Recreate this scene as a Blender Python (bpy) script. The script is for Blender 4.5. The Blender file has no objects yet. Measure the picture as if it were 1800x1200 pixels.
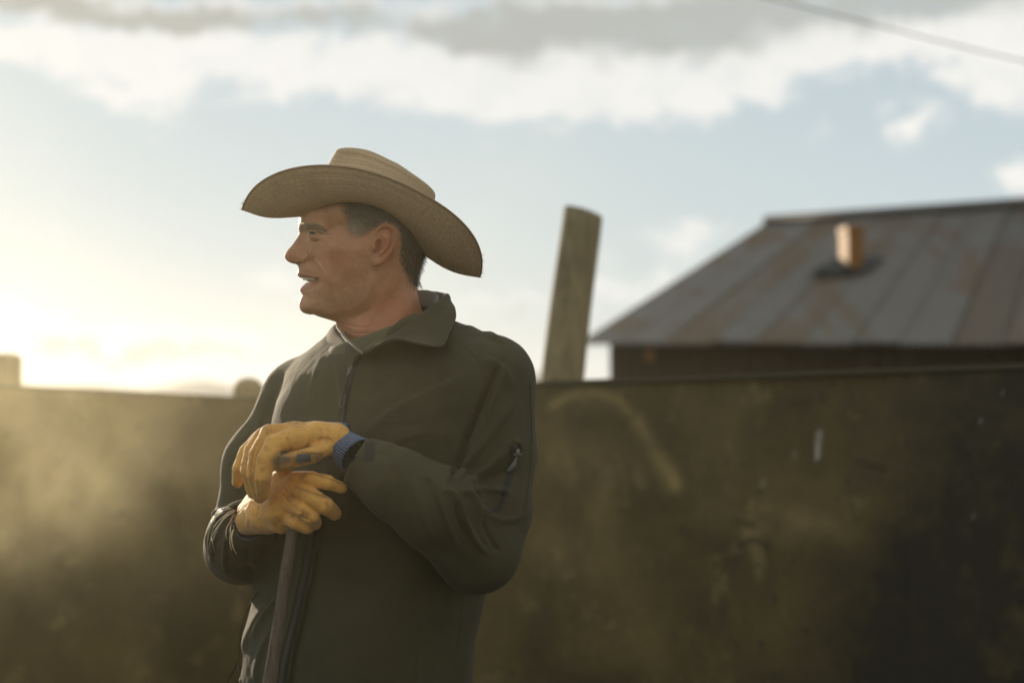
import bpy, math, random
import numpy as np
from mathutils import Vector, Matrix
from mathutils.bvhtree import BVHTree
import openvdb

random.seed(7)
RNG = np.random.default_rng(7)
scene = bpy.context.scene
COL = scene.collection

# ------------------------------------------------------------------ camera
FOC = 3000.0                       # focal length in photo pixels (1800 wide)
TILT = math.atan(110.0 / FOC)
CAM = np.array([0.0, 0.0, 1.43])
Y0 = 2.40                          # distance of the man
cd = bpy.data.cameras.new("camera")
cam = bpy.data.objects.new("camera", cd)
COL.objects.link(cam)
cam.location = CAM
cam.rotation_euler = (math.pi / 2 + TILT, 0, 0)
cd.sensor_width = 36
cd.lens = 36 * FOC / 1800
cd.clip_start = 0.05
cd.clip_end = 9000
cd.dof.use_dof = True
cd.dof.focus_distance = 2.36
cd.dof.aperture_fstop = 3.0
scene.camera = cam

# ------------------------------------------------------------------ light
SUN_AZ = math.radians(-25)         # left of the view direction
SUN_EL = math.radians(8.5)
sd = bpy.data.lights.new("sun", 'SUN')
sd.energy = 5.0
sd.angle = math.radians(0.6)
sd.color = (1.0, 0.82, 0.60)
sun = bpy.data.objects.new("sun", sd)
COL.objects.link(sun)
sv = Vector((math.sin(SUN_AZ) * math.cos(SUN_EL), math.cos(SUN_AZ) * math.cos(SUN_EL), math.sin(SUN_EL)))
sun.rotation_euler = (-sv).to_track_quat('-Z', 'Y').to_euler()
sun.location = sv * 30

scene.view_settings.view_transform = 'Standard'
scene.view_settings.look = 'None'
scene.view_settings.gamma = 1
scene.view_settings.use_curve_mapping = False
scene.view_settings.exposure = 0.12
scene.render.engine = 'CYCLES'
cy = scene.cycles
cy.use_denoising = True
cy.max_bounces = 6
cy.diffuse_bounces = 3
cy.glossy_bounces = 2
cy.transmission_bounces = 3
cy.transparent_max_bounces = 8
cy.volume_bounces = 1
cy.volume_step_rate = 1.0
cy.volume_max_steps = 96


# ------------------------------------------------------------------ node helper
class NT:
    def __init__(s, tree):
        s.t = tree
        s.n = tree.nodes
        s.l = tree.links

    def put(s, sock, v):
        if hasattr(v, 'is_output') or isinstance(v, bpy.types.NodeSocket):
            s.l.new(v, sock)
        elif v is not None:
            if sock.type == 'RGBA' and not isinstance(v, (int, float)) and len(v) == 3:
                v = (*v, 1)
            sock.default_value = v

    def m(s, op, a, b=None, c=None, clamp=False):
        n = s.n.new('ShaderNodeMath')
        n.operation = op
        n.use_clamp = clamp
        s.put(n.inputs[0], a)
        if b is not None: s.put(n.inputs[1], b)
        if c is not None: s.put(n.inputs[2], c)
        return n.outputs[0]

    def add(s, a, b): return s.m('ADD', a, b)
    def mul(s, a, b): return s.m('MULTIPLY', a, b)

    def ss(s, v, a, b, o0=0.0, o1=1.0):
        n = s.n.new('ShaderNodeMapRange')
        n.interpolation_type = 'SMOOTHSTEP'
        s.put(n.inputs[0], v)
        for i, x in enumerate((a, b, o0, o1)): n.inputs[i + 1].default_value = x
        return n.outputs[0]

    def noise(s, vec, scale=5, detail=3, rough=0.5, dist=0.0, color=False):
        n = s.n.new('ShaderNodeTexNoise')
        if vec is not None: s.l.new(vec, n.inputs['Vector'])
        n.inputs['Scale'].default_value = scale
        n.inputs['Detail'].default_value = detail
        n.inputs['Roughness'].default_value = rough
        n.inputs['Distortion'].default_value = dist
        return n.outputs['Color' if color else 'Fac']

    def mix(s, f, a, b):
        n = s.n.new('ShaderNodeMix')
        n.data_type = 'RGBA'
        s.put(n.inputs[0], f)
        s.put(n.inputs[6], a)
        s.put(n.inputs[7], b)
        return n.outputs[2]

    def coord(s, k='Object'):
        return s.n.new('ShaderNodeTexCoord').outputs[k]

    def map(s, vec, scale=(1, 1, 1), rot=(0, 0, 0), loc=(0, 0, 0)):
        n = s.n.new('ShaderNodeMapping')
        s.l.new(vec, n.inputs['Vector'])
        n.inputs['Scale'].default_value = scale
        n.inputs['Rotation'].default_value = rot
        n.inputs['Location'].default_value = loc
        return n.outputs[0]

    def sep(s, vec):
        n = s.n.new('ShaderNodeSeparateXYZ')
        s.l.new(vec, n.inputs[0])
        return n.outputs

    def comb(s, x, y, z):
        n = s.n.new('ShaderNodeCombineXYZ')
        for i, v in enumerate((x, y, z)): s.put(n.inputs[i], v)
        return n.outputs[0]

    def attr(s, name):
        n = s.n.new('ShaderNodeAttribute')
        n.attribute_name = name
        return n.outputs['Fac']

    def bump(s, h, strength=0.3, dist=0.001, normal=None):
        n = s.n.new('ShaderNodeBump')
        n.inputs['Strength'].default_value = strength
        n.inputs['Distance'].default_value = dist
        s.l.new(h, n.inputs['Height'])
        if normal is not None: s.l.new(normal, n.inputs['Normal'])
        return n.outputs[0]


def new_mat(name, color=(.5, .5, .5), rough=.7, build=None, **kw):
    m = bpy.data.materials.new(name)
    m.use_nodes = True
    nt = NT(m.node_tree)
    b = nt.n['Principled BSDF']
    b.inputs['Base Color'].default_value = (*color, 1)
    b.inputs['Roughness'].default_value = rough
    for k, v in kw.items():
        b.inputs[k.replace('_', ' ')].default_value = v
    if build:
        r = build(nt, b)
        for k, v in (r or {}).items():
            nt.put(b.inputs[k], v)
    return m


# ------------------------------------------------------------------ world: sky and clouds
def build_world():
    w = bpy.data.worlds.new("World")
    scene.world = w
    w.use_nodes = True
    nt = NT(w.node_tree)
    bg = nt.n['Background']
    STR = 0.1
    bg.inputs[1].default_value = STR
    sky = nt.n.new('ShaderNodeTexSky')
    sky.sky_type = 'NISHITA'
    sky.sun_disc = False
    sky.sun_elevation = SUN_EL
    sky.sun_rotation = SUN_AZ          # Nishita: rotation clockwise from +Y
    sky.altitude = 600
    sky.air_density = 1.0
    sky.dust_density = 1.6
    sky.ozone_density = 1.2
    g = nt.coord('Generated')
    x, y, z = nt.sep(g)
    az = nt.m('ARCTAN2', x, y)
    el = nt.m('ARCSINE', z)
    # angular coordinates in milliradians/3 so the cloud list is easy to write
    u = nt.add(nt.mul(az, 3000), 900)
    v = nt.add(nt.mul(el, -3000), 710)
    p = nt.comb(nt.mul(az, 10), nt.mul(el, 14), 0)
    wn = nt.n.new('ShaderNodeSeparateColor')
    nt.l.new(nt.noise(p, 1.6, 4, .55, color=True), wn.inputs[0])
    u2 = nt.add(u, nt.mul(nt.add(wn.outputs[0], -.5), 190))
    w2 = nt.n.new('ShaderNodeSeparateColor')
    nt.l.new(nt.noise(p, 6.0, 4, .6, color=True), w2.inputs[0])
    u2 = nt.add(u2, nt.mul(nt.add(w2.outputs[0], -.5), 110))
    v2 = nt.add(v, nt.add(nt.mul(nt.add(wn.outputs[1], -.5), 90), nt.mul(nt.add(w2.outputs[1], -.5), 75)))

    def blobs(lst):
        tot = None
        for (cx, cy_, sx, sy, amp) in lst:
            a = nt.mul(nt.add(u2, -cx), 1.0 / sx)
            b = nt.mul(nt.add(v2, -cy_), 1.0 / sy)
            r2 = nt.add(nt.mul(a, a), nt.mul(b, b))
            e = nt.mul(nt.m('EXPONENT', nt.mul(r2, -1)), amp)
            tot = e if tot is None else nt.add(tot, e)
        return tot
    white = blobs([(60, 22, 140, 26, .7), (270, 45, 160, 26, .7), (100, 105, 330, 42, 1.2), (240, 175, 130, 42, .9), (520, 120, 330, 40, 1.2), (780, 165, 250, 34, 1.1),
                   (1000, 150, 280, 50, 1.2), (1120, 205, 110, 26, .8), (1240, 165, 70, 30, .6), (1320, 175, 60, 30, .9),
                   (1430, 110, 170, 40, 1.1), (1590, 222, 52, 26, 1.1), (1740, 60, 80, 70, 1.2), (1680, 105, 160, 26, .7),
                   (1740, 170, 90, 60, 1.0), (1790, 325, 50, 28, 1.0), (1450, 250, 40, 14, .35), (250, 25, 300, 30, .6),
                   (560, 30, 160, 30, .6), (960, 50, 260, 60, .9), (1400, 30, 400, 60, 1.0),
                   (20, 560, 90, 50, .9), (260, 605, 260, 40, 1.1), (880, 540, 140, 40, .6),
                   (1120, 500, 120, 44, .8), (1180, 440, 60, 30, .5), (500, 490, 90, 20, .5), (1240, 420, 70, 20, .4)])
    grey = blobs([(50, 22, 140, 24, 1.2), (270, 45, 160, 24, 1.4), (560, 50, 130, 28, 1.4), (800, 70, 60, 22, .7), (860, 60, 110, 40, 1.1),
                  (1130, 60, 260, 50, 1.5), (1500, 20, 260, 36, .9), (1650, 20, 120, 40, .8),
                  (130, 618, 60, 12, 1.3), (250, 640, 220, 20, 2.2), (900, 545, 80, 12, .6)])
    fb = nt.noise(p, 3.2, 7, .6)
    den = nt.add(white, nt.mul(nt.add(fb, -.5), 2.0))
    # clouds go on all round the sky outside this view
    off = nt.m('MAXIMUM', nt.ss(nt.m('ABSOLUTE', nt.add(az, -.0)), .34, .6), nt.ss(el, .30, .5))
    p2 = nt.comb(nt.mul(x, 2.2), nt.mul(y, 2.2), nt.mul(z, 6))
    gen = nt.ss(nt.noise(p2, 1.3, 6, .55), .44, .60, 0, .9)
    mask = nt.m('MAXIMUM', nt.mul(nt.ss(den, .18, 1.05), nt.m('SUBTRACT', 1, off)), nt.mul(gen, off))
    gm = nt.ss(nt.add(grey, nt.mul(nt.add(fb, -.5), .9)), .0, 1.05)
    # nearness to the sun makes cloud edges glow
    dt = nt.n.new('ShaderNodeVectorMath')
    dt.operation = 'DOT_PRODUCT'
    nt.l.new(g, dt.inputs[0])
    dt.inputs[1].default_value = tuple(sv)
    near = nt.ss(dt.outputs['Value'], .72, .99)
    K = 1 / STR
    cw = nt.mix(near, (.86 * K, .85 * K, .81 * K), (.80 * K, .80 * K, .78 * K))
    cg = nt.mix(near, (.46 * K, .49 * K, .48 * K), (.42 * K, .43 * K, .40 * K))
    opp = nt.mul(nt.ss(dt.outputs['Value'], .1, -.7), off)
    cw = nt.mix(opp, cw, (1.05 * K, .84 * K, .58 * K))  # unseen clouds opposite the sun, warmed and brightened as front fill
    cw = nt.mix(nt.ss(fb, .35, .6, .35, 0), cw, (.66 * K, .69 * K, .70 * K))
    cc = nt.mix(nt.mul(gm, nt.m('SUBTRACT', 1, opp)), cw, cg)
    hs = nt.n.new('ShaderNodeHueSaturation')
    hs.inputs['Saturation'].default_value = .85
    hs.inputs['Value'].default_value = 1.0
    nt.l.new(sky.outputs[0], hs.inputs['Color'])
    # thin milky veil of high haze
    veil = nt.mix(nt.m('MAXIMUM', nt.ss(el, .35, .0, .45, .85), nt.mul(near, .93)), hs.outputs[0], nt.mix(near, (.54 * K, .64 * K, .70 * K), (.42 * K, .53 * K, .60 * K)))
    nt.l.new(nt.mix(mask, veil, cc), bg.inputs[0])


build_world()


# ------------------------------------------------------------------ geometry helpers
def ray(px, py):
    px = np.asarray(px, float); py = np.asarray(py, float)
    a = (px - 900) / FOC
    b = (600 - py) / FOC
    ct, st = math.cos(TILT), math.sin(TILT)
    return np.stack([a, ct - b * st, st + b * ct], -1)


def at(px, py, y):
    r = ray(px, py)
    return CAM + r * (np.asarray(y, float) / r[..., 1])[..., None]


def M(px, py, d=0.0):
    """point seen at (px, py) of the photo at depth Y0 + d"""
    return at(px, py, np.asarray(d, float) + Y0 + 0 * np.asarray(px, float))


def proj(P):
    q = P - CAM
    ct, st = math.cos(TILT), math.sin(TILT)
    f = q[:, 1] * ct + q[:, 2] * st
    up = -q[:, 1] * st + q[:, 2] * ct
    return 900 + FOC * q[:, 0] / f, 600 - FOC * up / f


def tag(o, label=None, cat=None, group=None, kind=None):
    if label: o['label'] = label
    if cat: o['category'] = cat
    if group: o['group'] = group
    if kind: o['kind'] = kind
    return o


def empty(name, loc=(0, 0, 0)):
    o = bpy.data.objects.new(name, None)
    o.location = loc
    COL.objects.link(o)
    return o


def mesh_obj(name, V, F, mat, parent=None, smooth=True, attrs=None):
    """F: (n,3|4) array or list of index lists"""
    me = bpy.data.meshes.new(name)
    V = np.asarray(V, np.float32)
    if isinstance(F, np.ndarray):
        k = F.shape[1]
        me.vertices.add(len(V))
        me.vertices.foreach_set('co', V.ravel())
        me.loops.add(F.size)
        me.loops.foreach_set('vertex_index', F.astype(np.int32).ravel())
        me.polygons.add(len(F))
        me.polygons.foreach_set('loop_start', np.arange(0, F.size, k, dtype=np.int32))
        me.update(calc_edges=True)
        me.validate()
    else:
        me.from_pydata(V.tolist(), [], F)
        me.update()
    if smooth:
        me.polygons.foreach_set('use_smooth', np.ones(len(me.polygons), bool))
    for nm, val in (attrs or {}).items():
        at_ = me.attributes.new(nm, 'FLOAT', 'POINT')
        at_.data.foreach_set('value', np.asarray(val, np.float32))
    if mat: me.materials.append(mat)
    o = bpy.data.objects.new(name, me)
    COL.objects.link(o)
    if parent:
        o.parent = parent
        off = Vector((0, 0, 0)); q = parent
        while q is not None:
            off += Vector(q.location); q = q.parent
        o.location = -off
    return o


def grid_faces(nu, nv, wrap_u=False):
    F = []
    iu = nu if wrap_u else nu - 1
    a = np.arange(iu)[:, None] * nv + np.arange(nv - 1)[None]
    b = ((np.arange(iu) + 1) % nu)[:, None] * nv + np.arange(nv - 1)[None]
    return np.stack([a, b, b + 1, a + 1], -1).reshape(-1, 4)


def catmull(P, n):
    P = np.asarray(P, float)
    m = len(P)
    t = np.linspace(0, m - 1, n)
    i = np.clip(t.astype(int), 0, m - 2)
    f = (t - i)[:, None]
    Q = np.vstack([2 * P[0] - P[1], P, 2 * P[-1] - P[-2]])
    p0, p1, p2, p3 = Q[i], Q[i + 1], Q[i + 2], Q[i + 3]
    return .5 * (2 * p1 + (p2 - p0) * f + (2 * p0 - 5 * p1 + 4 * p2 - p3) * f ** 2 + (3 * p1 - p0 - 3 * p2 + p3) * f ** 3)


def tube(P, r, seg=10, cap=True):
    """sweep a circle along points P (n,3); r scalar or array"""
    P = np.asarray(P, float)
    n = len(P)
    r = np.broadcast_to(np.asarray(r, float), (n,))
    T = np.gradient(P, axis=0)
    T /= np.linalg.norm(T, axis=1)[:, None] + 1e-12
    ref = np.array([0, 0, 1.0]) if abs(T[0, 2]) < .9 else np.array([1.0, 0, 0])
    N = np.cross(T[0], ref); N /= np.linalg.norm(N)
    Ns = []
    for i in range(n):
        N = N - T[i] * (N @ T[i]); N /= np.linalg.norm(N) + 1e-12
        Ns.append(N)
    Ns = np.array(Ns); B = np.cross(T, Ns)
    a = np.linspace(0, 2 * np.pi, seg, endpoint=False)
    V = P[:, None] + r[:, None, None] * (np.cos(a)[None, :, None] * Ns[:, None] + np.sin(a)[None, :, None] * B[:, None])
    V = V.reshape(-1, 3)
    F = []
    for i in range(n - 1):
        for j in range(seg):
            k = (j + 1) % seg
            F.append([i * seg + j, i * seg + k, (i + 1) * seg + k, (i + 1) * seg + j])
    if cap:
        F.append(list(range(seg))[::-1])
        F.append([(n - 1) * seg + j for j in range(seg)])
    return V, F


def box(lo, hi):
    x0, y0, z0 = lo; x1, y1, z1 = hi
    V = [(x0, y0, z0), (x1, y0, z0), (x1, y1, z0), (x0, y1, z0), (x0, y0, z1), (x1, y0, z1), (x1, y1, z1), (x0, y1, z1)]
    F = [[0, 3, 2, 1], [4, 5, 6, 7], [0, 1, 5, 4], [1, 2, 6, 5], [2, 3, 7, 6], [3, 0, 4, 7]]
    return np.array(V, float), F


def merge(parts):
    V = []; F = []; o = 0
    for v, f in parts:
        V.append(np.asarray(v)); F += [[i + o for i in q] for q in f]; o += len(v)
    return np.vstack(V), F


# value noise
def vnoise(P, seed=0):
    P = np.asarray(P, np.float64)
    i = np.floor(P).astype(np.int64); f = P - i
    f = f * f * (3 - 2 * f)
    def h(a, b, c):
        n = (a * 374761393 + b * 668265263 + c * 2147483647 + seed * 1274126177) & 0xffffffff
        n = ((n ^ (n >> 13)) * 1274126177) & 0xffffffff
        return ((n ^ (n >> 16)) & 0xffff) / 65535.0
    r = 0
    for a in (0, 1):
        for b in (0, 1):
            for c in (0, 1):
                w = (f[:, 0] if a else 1 - f[:, 0]) * (f[:, 1] if b else 1 - f[:, 1]) * (f[:, 2] if c else 1 - f[:, 2])
                r = r + w * h(i[:, 0] + a, i[:, 1] + b, i[:, 2] + c)
    return r * 2 - 1


def fbm(P, oct=3, seed=0):
    r = 0; a = 1
    for k in range(oct):
        r = r + a * vnoise(P * 2 ** k + 7.3 * k, seed + k); a *= .5
    return r


# ------------------------------------------------------------------ signed distance sculpting
class Field:
    BIG = 0.05

    def __init__(s, lo, hi, v):
        s.lo = np.array(lo, float); s.v = v
        s.n = np.ceil((np.array(hi, float) - s.lo) / v).astype(int) + 1
        s.f = np.full(s.n, s.BIG, np.float32)

    def sub(s, lo, hi):
        i0 = np.clip(np.floor((lo - s.lo) / s.v).astype(int), 0, s.n)
        i1 = np.clip(np.ceil((hi - s.lo) / s.v).astype(int) + 1, 0, s.n)
        if (i1 <= i0).any(): return None
        ax = [(s.lo[k] + np.arange(i0[k], i1[k]) * s.v).astype(np.float32) for k in range(3)]
        return tuple(slice(a, b) for a, b in zip(i0, i1)), ax[0][:, None, None], ax[1][None, :, None], ax[2][None, None, :]

    def comb(s, sl, g, k, op):
        f = s.f[sl]
        if op == 'sub': f, g = -f, g
        if k > 0:
            h = np.maximum(k - np.abs(f - g), 0) / k
            r = np.minimum(f, g) - h * h * k * .25
        else:
            r = np.minimum(f, g)
        if op == 'sub': r = -r
        s.f[sl] = r

    def cap(s, p, q, ra, rb, k=.01, op='add', flat=None):
        """tapered capsule; flat=(axis, factor): thinner along the given axis"""
        p = np.array(p, float); q = np.array(q, float)
        R = max(ra, rb) * (1.0 if flat is None else max(1, flat[1])) + k + .012
        r = s.sub(np.minimum(p, q) - R, np.maximum(p, q) + R)
        if r is None: return
        sl, X, Y, Z = r
        d = q - p; L2 = d @ d + 1e-12
        t = np.clip(((X - p[0]) * d[0] + (Y - p[1]) * d[1] + (Z - p[2]) * d[2]) / L2, 0, 1)
        dx = X - p[0] - t * d[0]; dy = Y - p[1] - t * d[1]; dz = Z - p[2] - t * d[2]
        if flat is not None:
            ax = np.array(flat[0], float); ax /= np.linalg.norm(ax)
            c = dx * ax[0] + dy * ax[1] + dz * ax[2]
            e = (1 / flat[1] ** 2 - 1)
            dist = np.sqrt(np.maximum(dx * dx + dy * dy + dz * dz + e * c * c, 0))
        else:
            dist = np.sqrt(dx * dx + dy * dy + dz * dz)
        s.comb(sl, (dist - (ra + (rb - ra) * t)).astype(np.float32), k, op)

    def chain(s, P, R, k=.008, kk=None, **kw):
        for i in range(len(P) - 1):
            s.cap(P[i], P[i + 1], R[i], R[i + 1], k if i == 0 or kk is None else kk, **kw)

    def loft(s, rows, A, N, k=.02, op='add', pw=2.4):
        """rows: list of (center3, halfA, halfB); stacked in z. A, N: unit axes in plan"""
        rows = sorted(rows, key=lambda r: r[0][2])
        z = np.array([r[0][2] for r in rows]); cx = [r[0][0] for r in rows]; cy_ = [r[0][1] for r in rows]
        a = [r[1] for r in rows]; b = [r[2] for r in rows]
        m = max(max(a), max(b)) + .04
        r = s.sub(np.array([min(cx) - m, min(cy_) - m, z[0]]), np.array([max(cx) + m, max(cy_) + m, z[-1] + .03]))
        sl, X, Y, Z = r
        zz = Z.ravel()
        f = lambda v: np.interp(zz, z, v)[None, None, :].astype(np.float32)
        # smooth the row values a little
        CX, CY, HA, HB = f(cx), f(cy_), f(a), f(b)
        dx = X - CX; dy = Y - CY
        u = np.abs((dx * A[0] + dy * A[1]) / HA); v = np.abs((dx * N[0] + dy * N[1]) / HB)
        rr = (u ** pw + v ** pw) ** (1 / pw)
        g = (rr - 1) * np.minimum(HA, HB)
        g = np.maximum(g, np.maximum(zz[None, None] - z[-1], z[0] - zz[None, None]))
        s.comb(sl, g.astype(np.float32), k, op)

    def blur(s, n=1):
        for _ in range(n):
            for ax in range(3):
                f = s.f
                g = f.copy()
                a = [slice(None)] * 3; b = [slice(None)] * 3; c = [slice(None)] * 3
                a[ax] = slice(1, -1); b[ax] = slice(0, -2); c[ax] = slice(2, None)
                g[tuple(a)] = .5 * f[tuple(a)] + .25 * (f[tuple(b)] + f[tuple(c)])
                s.f = g

    def mesh(s):
        g = openvdb.FloatGrid(float(s.BIG))
        g.copyFromArray(np.ascontiguousarray(s.f))
        v, t, q = g.convertToPolygons(isovalue=0.0, adaptivity=0.0)
        v = np.asarray(v, np.float64) * s.v + s.lo
        q = np.asarray(q)[:, ::-1].astype(np.int64)
        # outward orientation check
        a, b, c = v[q[:, 0]], v[q[:, 1]], v[q[:, 2]]
        if (a * np.cross(b, c)).sum() < 0: q = q[:, ::-1]
        return v, q


def vnormals(V, Q):
    n = np.cross(V[Q[:, 2]] - V[Q[:, 0]], V[Q[:, 3]] - V[Q[:, 1]])
    N = np.zeros_like(V)
    for k in range(4):
        for c in range(3):
            N[:, c] += np.bincount(Q[:, k], n[:, c], len(V))
    return N / (np.linalg.norm(N, axis=1)[:, None] + 1e-12)


def relax(V, Q, it=2, lam=.5):
    for _ in range(it):
        S = np.zeros_like(V); C = np.zeros(len(V))
        for k in range(4):
            i, j = Q[:, k], Q[:, (k + 1) % 4]
            C += np.bincount(i, minlength=len(V)) + np.bincount(j, minlength=len(V))
            for c in range(3):
                S[:, c] += np.bincount(i, V[j, c], len(V)) + np.bincount(j, V[i, c], len(V))
        V = V + lam * (S / np.maximum(C, 1)[:, None] - V)
    return V


def seg_dist(px, py, L):
    """distance of points to polyline L (n,2) and position along it 0..1 and side sign"""
    L = np.asarray(L, float)
    best = np.full(px.shape, 1e9); tt = np.zeros(px.shape); sg = np.ones(px.shape)
    n = len(L) - 1
    for i in range(n):
        d = L[i + 1] - L[i]
        l2 = d @ d + 1e-9
        t = np.clip(((px - L[i, 0]) * d[0] + (py - L[i, 1]) * d[1]) / l2, 0, 1)
        ex = px - L[i, 0] - t * d[0]; ey = py - L[i, 1] - t * d[1]
        r = np.sqrt(ex * ex + ey * ey)
        m = r < best
        best = np.where(m, r, best); tt = np.where(m, (i + t) / n, tt)
        sg = np.where(m, np.sign(d[0] * ey - d[1] * ex), sg)
    return best, tt, sg


def bvh_of(V, Q):
    return BVHTree.FromPolygons(V.tolist(), Q.tolist() if isinstance(Q, np.ndarray) else Q)


def hit(bvh, px, py):
    r = ray(px, py)
    loc, nrm, idx, dist = bvh.ray_cast(Vector(CAM), Vector(r).normalized())
    return (None, None) if loc is None else (np.array(loc), np.array(nrm))


def sculpt(V, Q, strokes, bvh=None, tol=.045):
    """raise (+) or sink (-) the surface along curves; widths in photo pixels, heights in mm"""
    N = vnormals(V, Q)
    bvh = bvh or bvh_of(V, Q)
    px, py = proj(V)
    front = ((V - CAM) * N).sum(1) < 0.15
    out = V.copy()
    disp = np.zeros(len(V))
    for st in strokes:
        L, w, a = st[:3]
        kind = st[3] if len(st) > 3 else 'ridge'
        Lc = catmull(L, max(8, 6 * len(L))) if len(L) > 2 else np.asarray(L, float)
        lo = Lc.min(0) - 3 * w; hi = Lc.max(0) + 3 * w
        m = np.nonzero(front & (px > lo[0]) & (px < hi[0]) & (py > lo[1]) & (py < hi[1]))[0]
        if not len(m): continue
        # depth gate
        ds = [hit(bvh, *p)[0] for p in Lc[::3]]
        ds = [d[1] for d in ds if d is not None]
        if ds:
            y = V[m, 1]
            m = m[(y > min(ds) - tol) & (y < max(ds) + tol)]
        d, t, s = seg_dist(px[m], py[m], Lc)
        taper = np.clip(np.minimum(t, 1 - t) * 5, 0, 1) ** .7
        if kind == 'ridge': g = np.exp(-(d / w) ** 2)
        elif kind == 'fold':      # steep on one side, soft on the other
            q = d * s
            g = np.where(q > 0, np.exp(-(q / w) ** 2), np.exp(-(q / (w * .42)) ** 2))
        elif kind == 'nfold':
            q = -d * s
            g = np.where(q > 0, np.exp(-(q / w) ** 2), np.exp(-(q / (w * .42)) ** 2))
        disp[m] += a * .001 * g * taper
    return out + N * disp[:, None]


# ------------------------------------------------------------------ simple materials
def fabric_mat(name, c, c2, rough=.8, weave=2400, wav=.12, sheen=.15):
    def bld(nt, b):
        o = nt.coord()
        n1 = nt.noise(o, 9, 5, .6)
        n2 = nt.noise(o, weave, 1, .5)
        n3 = nt.noise(o, 260, 3, .6)
        col = nt.mix(nt.ss(n1, .35, .7), c, c2)
        col = nt.mix(nt.mul(nt.ss(n2, .35, .75), wav * 2), col, tuple(min(1, x * 1.9) for x in c))
        h = nt.add(nt.mul(n2, .6), nt.mul(n3, .7))
        b.inputs['Sheen Weight'].default_value = sheen
        b.inputs['Sheen Roughness'].default_value = .5
        b.inputs['Specular IOR Level'].default_value = .3
        return {'Base Color': col, 'Normal': nt.bump(h, .35, .0006)}
    return new_mat(name, c, rough, bld)


# ================================================================== SETTING
def ground_and_hills():
    def gm(nt, b):
        o = nt.coord()
        n = nt.noise(o, 1.2, 8, .65)
        n2 = nt.noise(o, 30, 4, .6)
        c = nt.mix(nt.ss(n, .35, .65), (.045, .036, .022), (.09, .072, .045))
        c = nt.mix(nt.ss(n2, .5, .75), c, (.13, .11, .07))
        return {'Base Color': c, 'Normal': nt.bump(nt.add(n2, nt.mul(n, 2)), .6, .02)}
    m = new_mat("dirt", (.15, .12, .08), .95, gm)
    R = [0, 3, 6, 10, 20, 60, 200, 800, 4000]
    V = [(0, 0, 0)]; F = []
    S = 40
    for r in R[1:]:
        for k in range(S):
            a = 2 * math.pi * k / S
            V.append((r * math.cos(a), r * math.sin(a), 0))
    for k in range(S):
        F.append([0, 1 + k, 1 + (k + 1) % S])
    for i in range(len(R) - 2):
        for k in range(S):
            a = 1 + i * S
            F.append([a + k, a + S + k, a + S + (k + 1) % S, a + (k + 1) % S])
    tag(mesh_obj('ground', V, F, m), kind='structure')

    hm = new_mat("hill_scrub", (.07, .085, .06), .95,
                 lambda nt, b: {'Base Color': nt.mix(nt.ss(nt.noise(nt.coord(), .01, 6, .6), .4, .6), (.05, .06, .045), (.12, .12, .08))})
    n = 220; rows = 8
    ang = np.linspace(-1.25, 1.25, n)
    V = []
    for j in range(rows):
        t = j / (rows - 1)
        for a in ang:
            prof = 37 + 17 * math.sin(a * 19 + 1.0) + 14 * math.sin(a * 41 + 2.5) + 7 * math.sin(a * 97) + 60 * max(0, a - .15) + 30 * max(0, -.45 - a)
            r = 2300 + 900 * t
            h = -.5 + max(prof, 3) * math.sin(t * math.pi * .5) ** 1.2
            V.append((r * math.sin(a), r * math.cos(a), h))
    F = []
    for j in range(rows - 1):
        for i in range(n - 1):
            F.append([j * n + i, j * n + i + 1, (j + 1) * n + i + 1, (j + 1) * n + i])
    tag(mesh_obj('hills', V, F, hm), kind='structure')


ground_and_hills()


def wall_material():
    def wm(nt, b):
        g = nt.coord('Object')
        n1 = nt.noise(g, 2.2, 6, .6, .4)
        n2 = nt.noise(g, 7, 5, .65, .3)
        n3 = nt.noise(nt.map(g, (1.3, 1.3, 1.0)), 3.1, 5, .62, .6)
        n4 = nt.noise(g, 26, 3, .5)
        c = nt.mix(nt.ss(n1, .3, .7), (.060, .046, .015), (.148, .110, .034))
        c = nt.mix(nt.ss(n3, .45, .75, 0, .6), c, (.075, .058, .030))
        c = nt.mix(nt.ss(n2, .55, .72, 0, .7), c, (.22, .165, .065))
        c = nt.mix(nt.ss(n4, .64, .74, 0, .85), c, (.035, .030, .02))
        # arc shaped dried dung / dust scrapes and streaks kept as vertex data
        c = nt.mix(nt.attr('scrape'), c, (.34, .255, .10))
        c = nt.mix(nt.attr('stain_shade'), c, (.024, .019, .008))  # small stains, plus broad shade painted dark on the right wall
        c = nt.mix(nt.attr('spot'), c, (.62, .62, .55))
        return {'Base Color': c, 'Normal': nt.bump(nt.add(n2, n4), .5, .006)}
    return new_mat("weathered_wall", (.1, .08, .05), .8, wm)


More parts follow.
